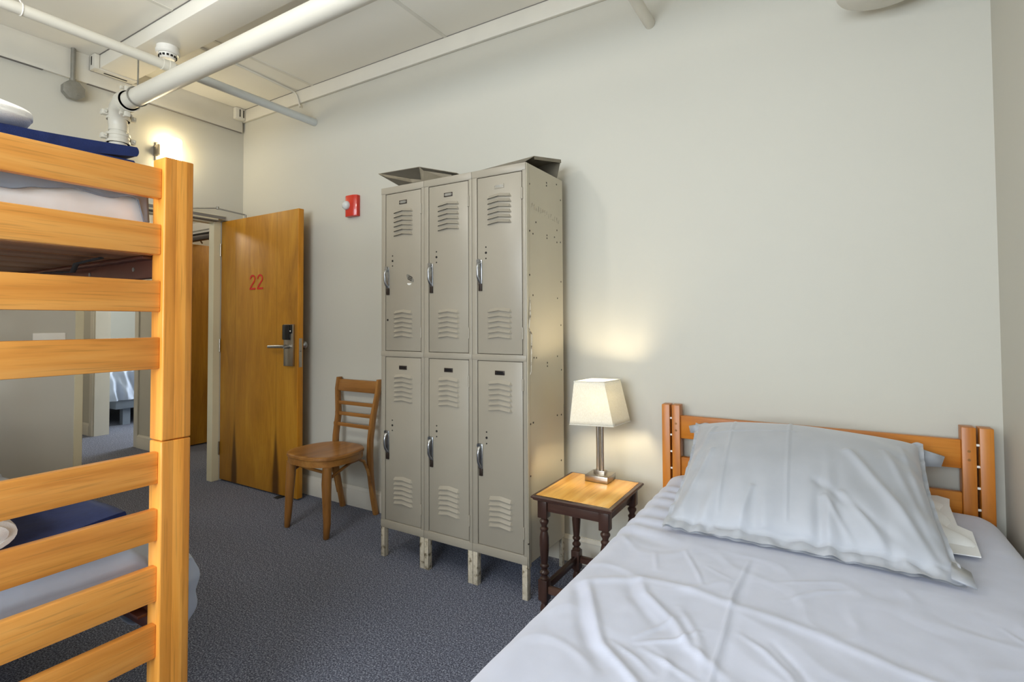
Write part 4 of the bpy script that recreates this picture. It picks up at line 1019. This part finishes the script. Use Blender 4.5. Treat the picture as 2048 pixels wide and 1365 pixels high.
# ------------------------------------------------------------------ lights
def area(name, loc, rot, sx_, sy_, power, col=(1, 1, 1)):
    l = bpy.data.lights.new(name, 'AREA'); l.shape = 'RECTANGLE'; l.size = sx_; l.size_y = sy_; l.energy = power; l.color = col
    o = bpy.data.objects.new(name, l); COL.objects.link(o); o.location = loc; o.rotation_euler = rot; return o
def point(name, loc, power, r, col):
    l = bpy.data.lights.new(name, 'POINT'); l.energy = power; l.shadow_soft_size = r; l.color = col
    o = bpy.data.objects.new(name, l); COL.objects.link(o); o.location = loc; return o
area('window_daylight', (-1.02, YF-0.16, 1.6), (PI/2, 0, 0), 2.5, 1.4, 168, (0.83, 0.92, 1.0))
point('ceiling_lamp_light', (-1.95, 0.20, 2.50), 33, 0.08, (1.0, 0.95, 0.87))
point('corridor_light', (-6.3, 1.7, 2.7), 36, 0.15, (1.0, 0.88, 0.70))
point('far_room_light', (-4.6, 3.6, 2.6), 22, 0.15, (1.0, 0.84, 0.62))
area('far_room_daylight', (-6.7, 5.40, 1.6), (-PI/2, 0, 0), 1.6, 1.5, 150, (0.85, 0.93, 1.0))
wd = bpy.data.worlds.new('World'); bpy.context.scene.world = wd; wd.use_nodes = True
wd.node_tree.nodes['Background'].inputs[0].default_value = (0.75, 0.86, 1.0, 1); wd.node_tree.nodes['Background'].inputs[1].default_value = 1.0

# ------------------------------------------------------------------ camera
CAMP = dict(f=1046.32794, yaw=0.54498, pitch=0.02723, roll=-0.00497, sy=-66.10952)
cam = bpy.data.cameras.new('camera'); co = bpy.data.objects.new('camera', cam); COL.objects.link(co)
yaw, pitch, roll = CAMP['yaw'], CAMP['pitch'], CAMP['roll']
fwd = Vector((-math.sin(yaw), math.cos(yaw), 0)); right = Vector((math.cos(yaw), math.sin(yaw), 0)); up = Vector((0, 0, 1))
f2 = fwd*math.cos(pitch)+up*math.sin(pitch); u2 = up*math.cos(pitch)-fwd*math.sin(pitch)
r3 = right*math.cos(roll)+u2*math.sin(roll); u3 = u2*math.cos(roll)-right*math.sin(roll)
co.matrix_world = Matrix(((r3.x, u3.x, -f2.x, 0), (r3.y, u3.y, -f2.y, 0), (r3.z, u3.z, -f2.z, 1.22), (0, 0, 0, 1)))
cam.sensor_fit = 'HORIZONTAL'; cam.sensor_width = 36; cam.lens = CAMP['f']/2048*36; cam.shift_y = CAMP['sy']/2048
cam.clip_start = 0.02
sc = bpy.context.scene; sc.camera = co
vs = sc.view_settings; vs.view_transform = 'Standard'; vs.look = 'None'; vs.gamma = 1; vs.exposure = -0.13; vs.use_curve_mapping = False
sc.cycles.use_denoising = True; sc.cycles.max_bounces = 12; sc.cycles.diffuse_bounces = 8; sc.cycles.caustics_reflective = False; sc.cycles.caustics_refractive = False
sc.cycles.sample_clamp_indirect = 6.0
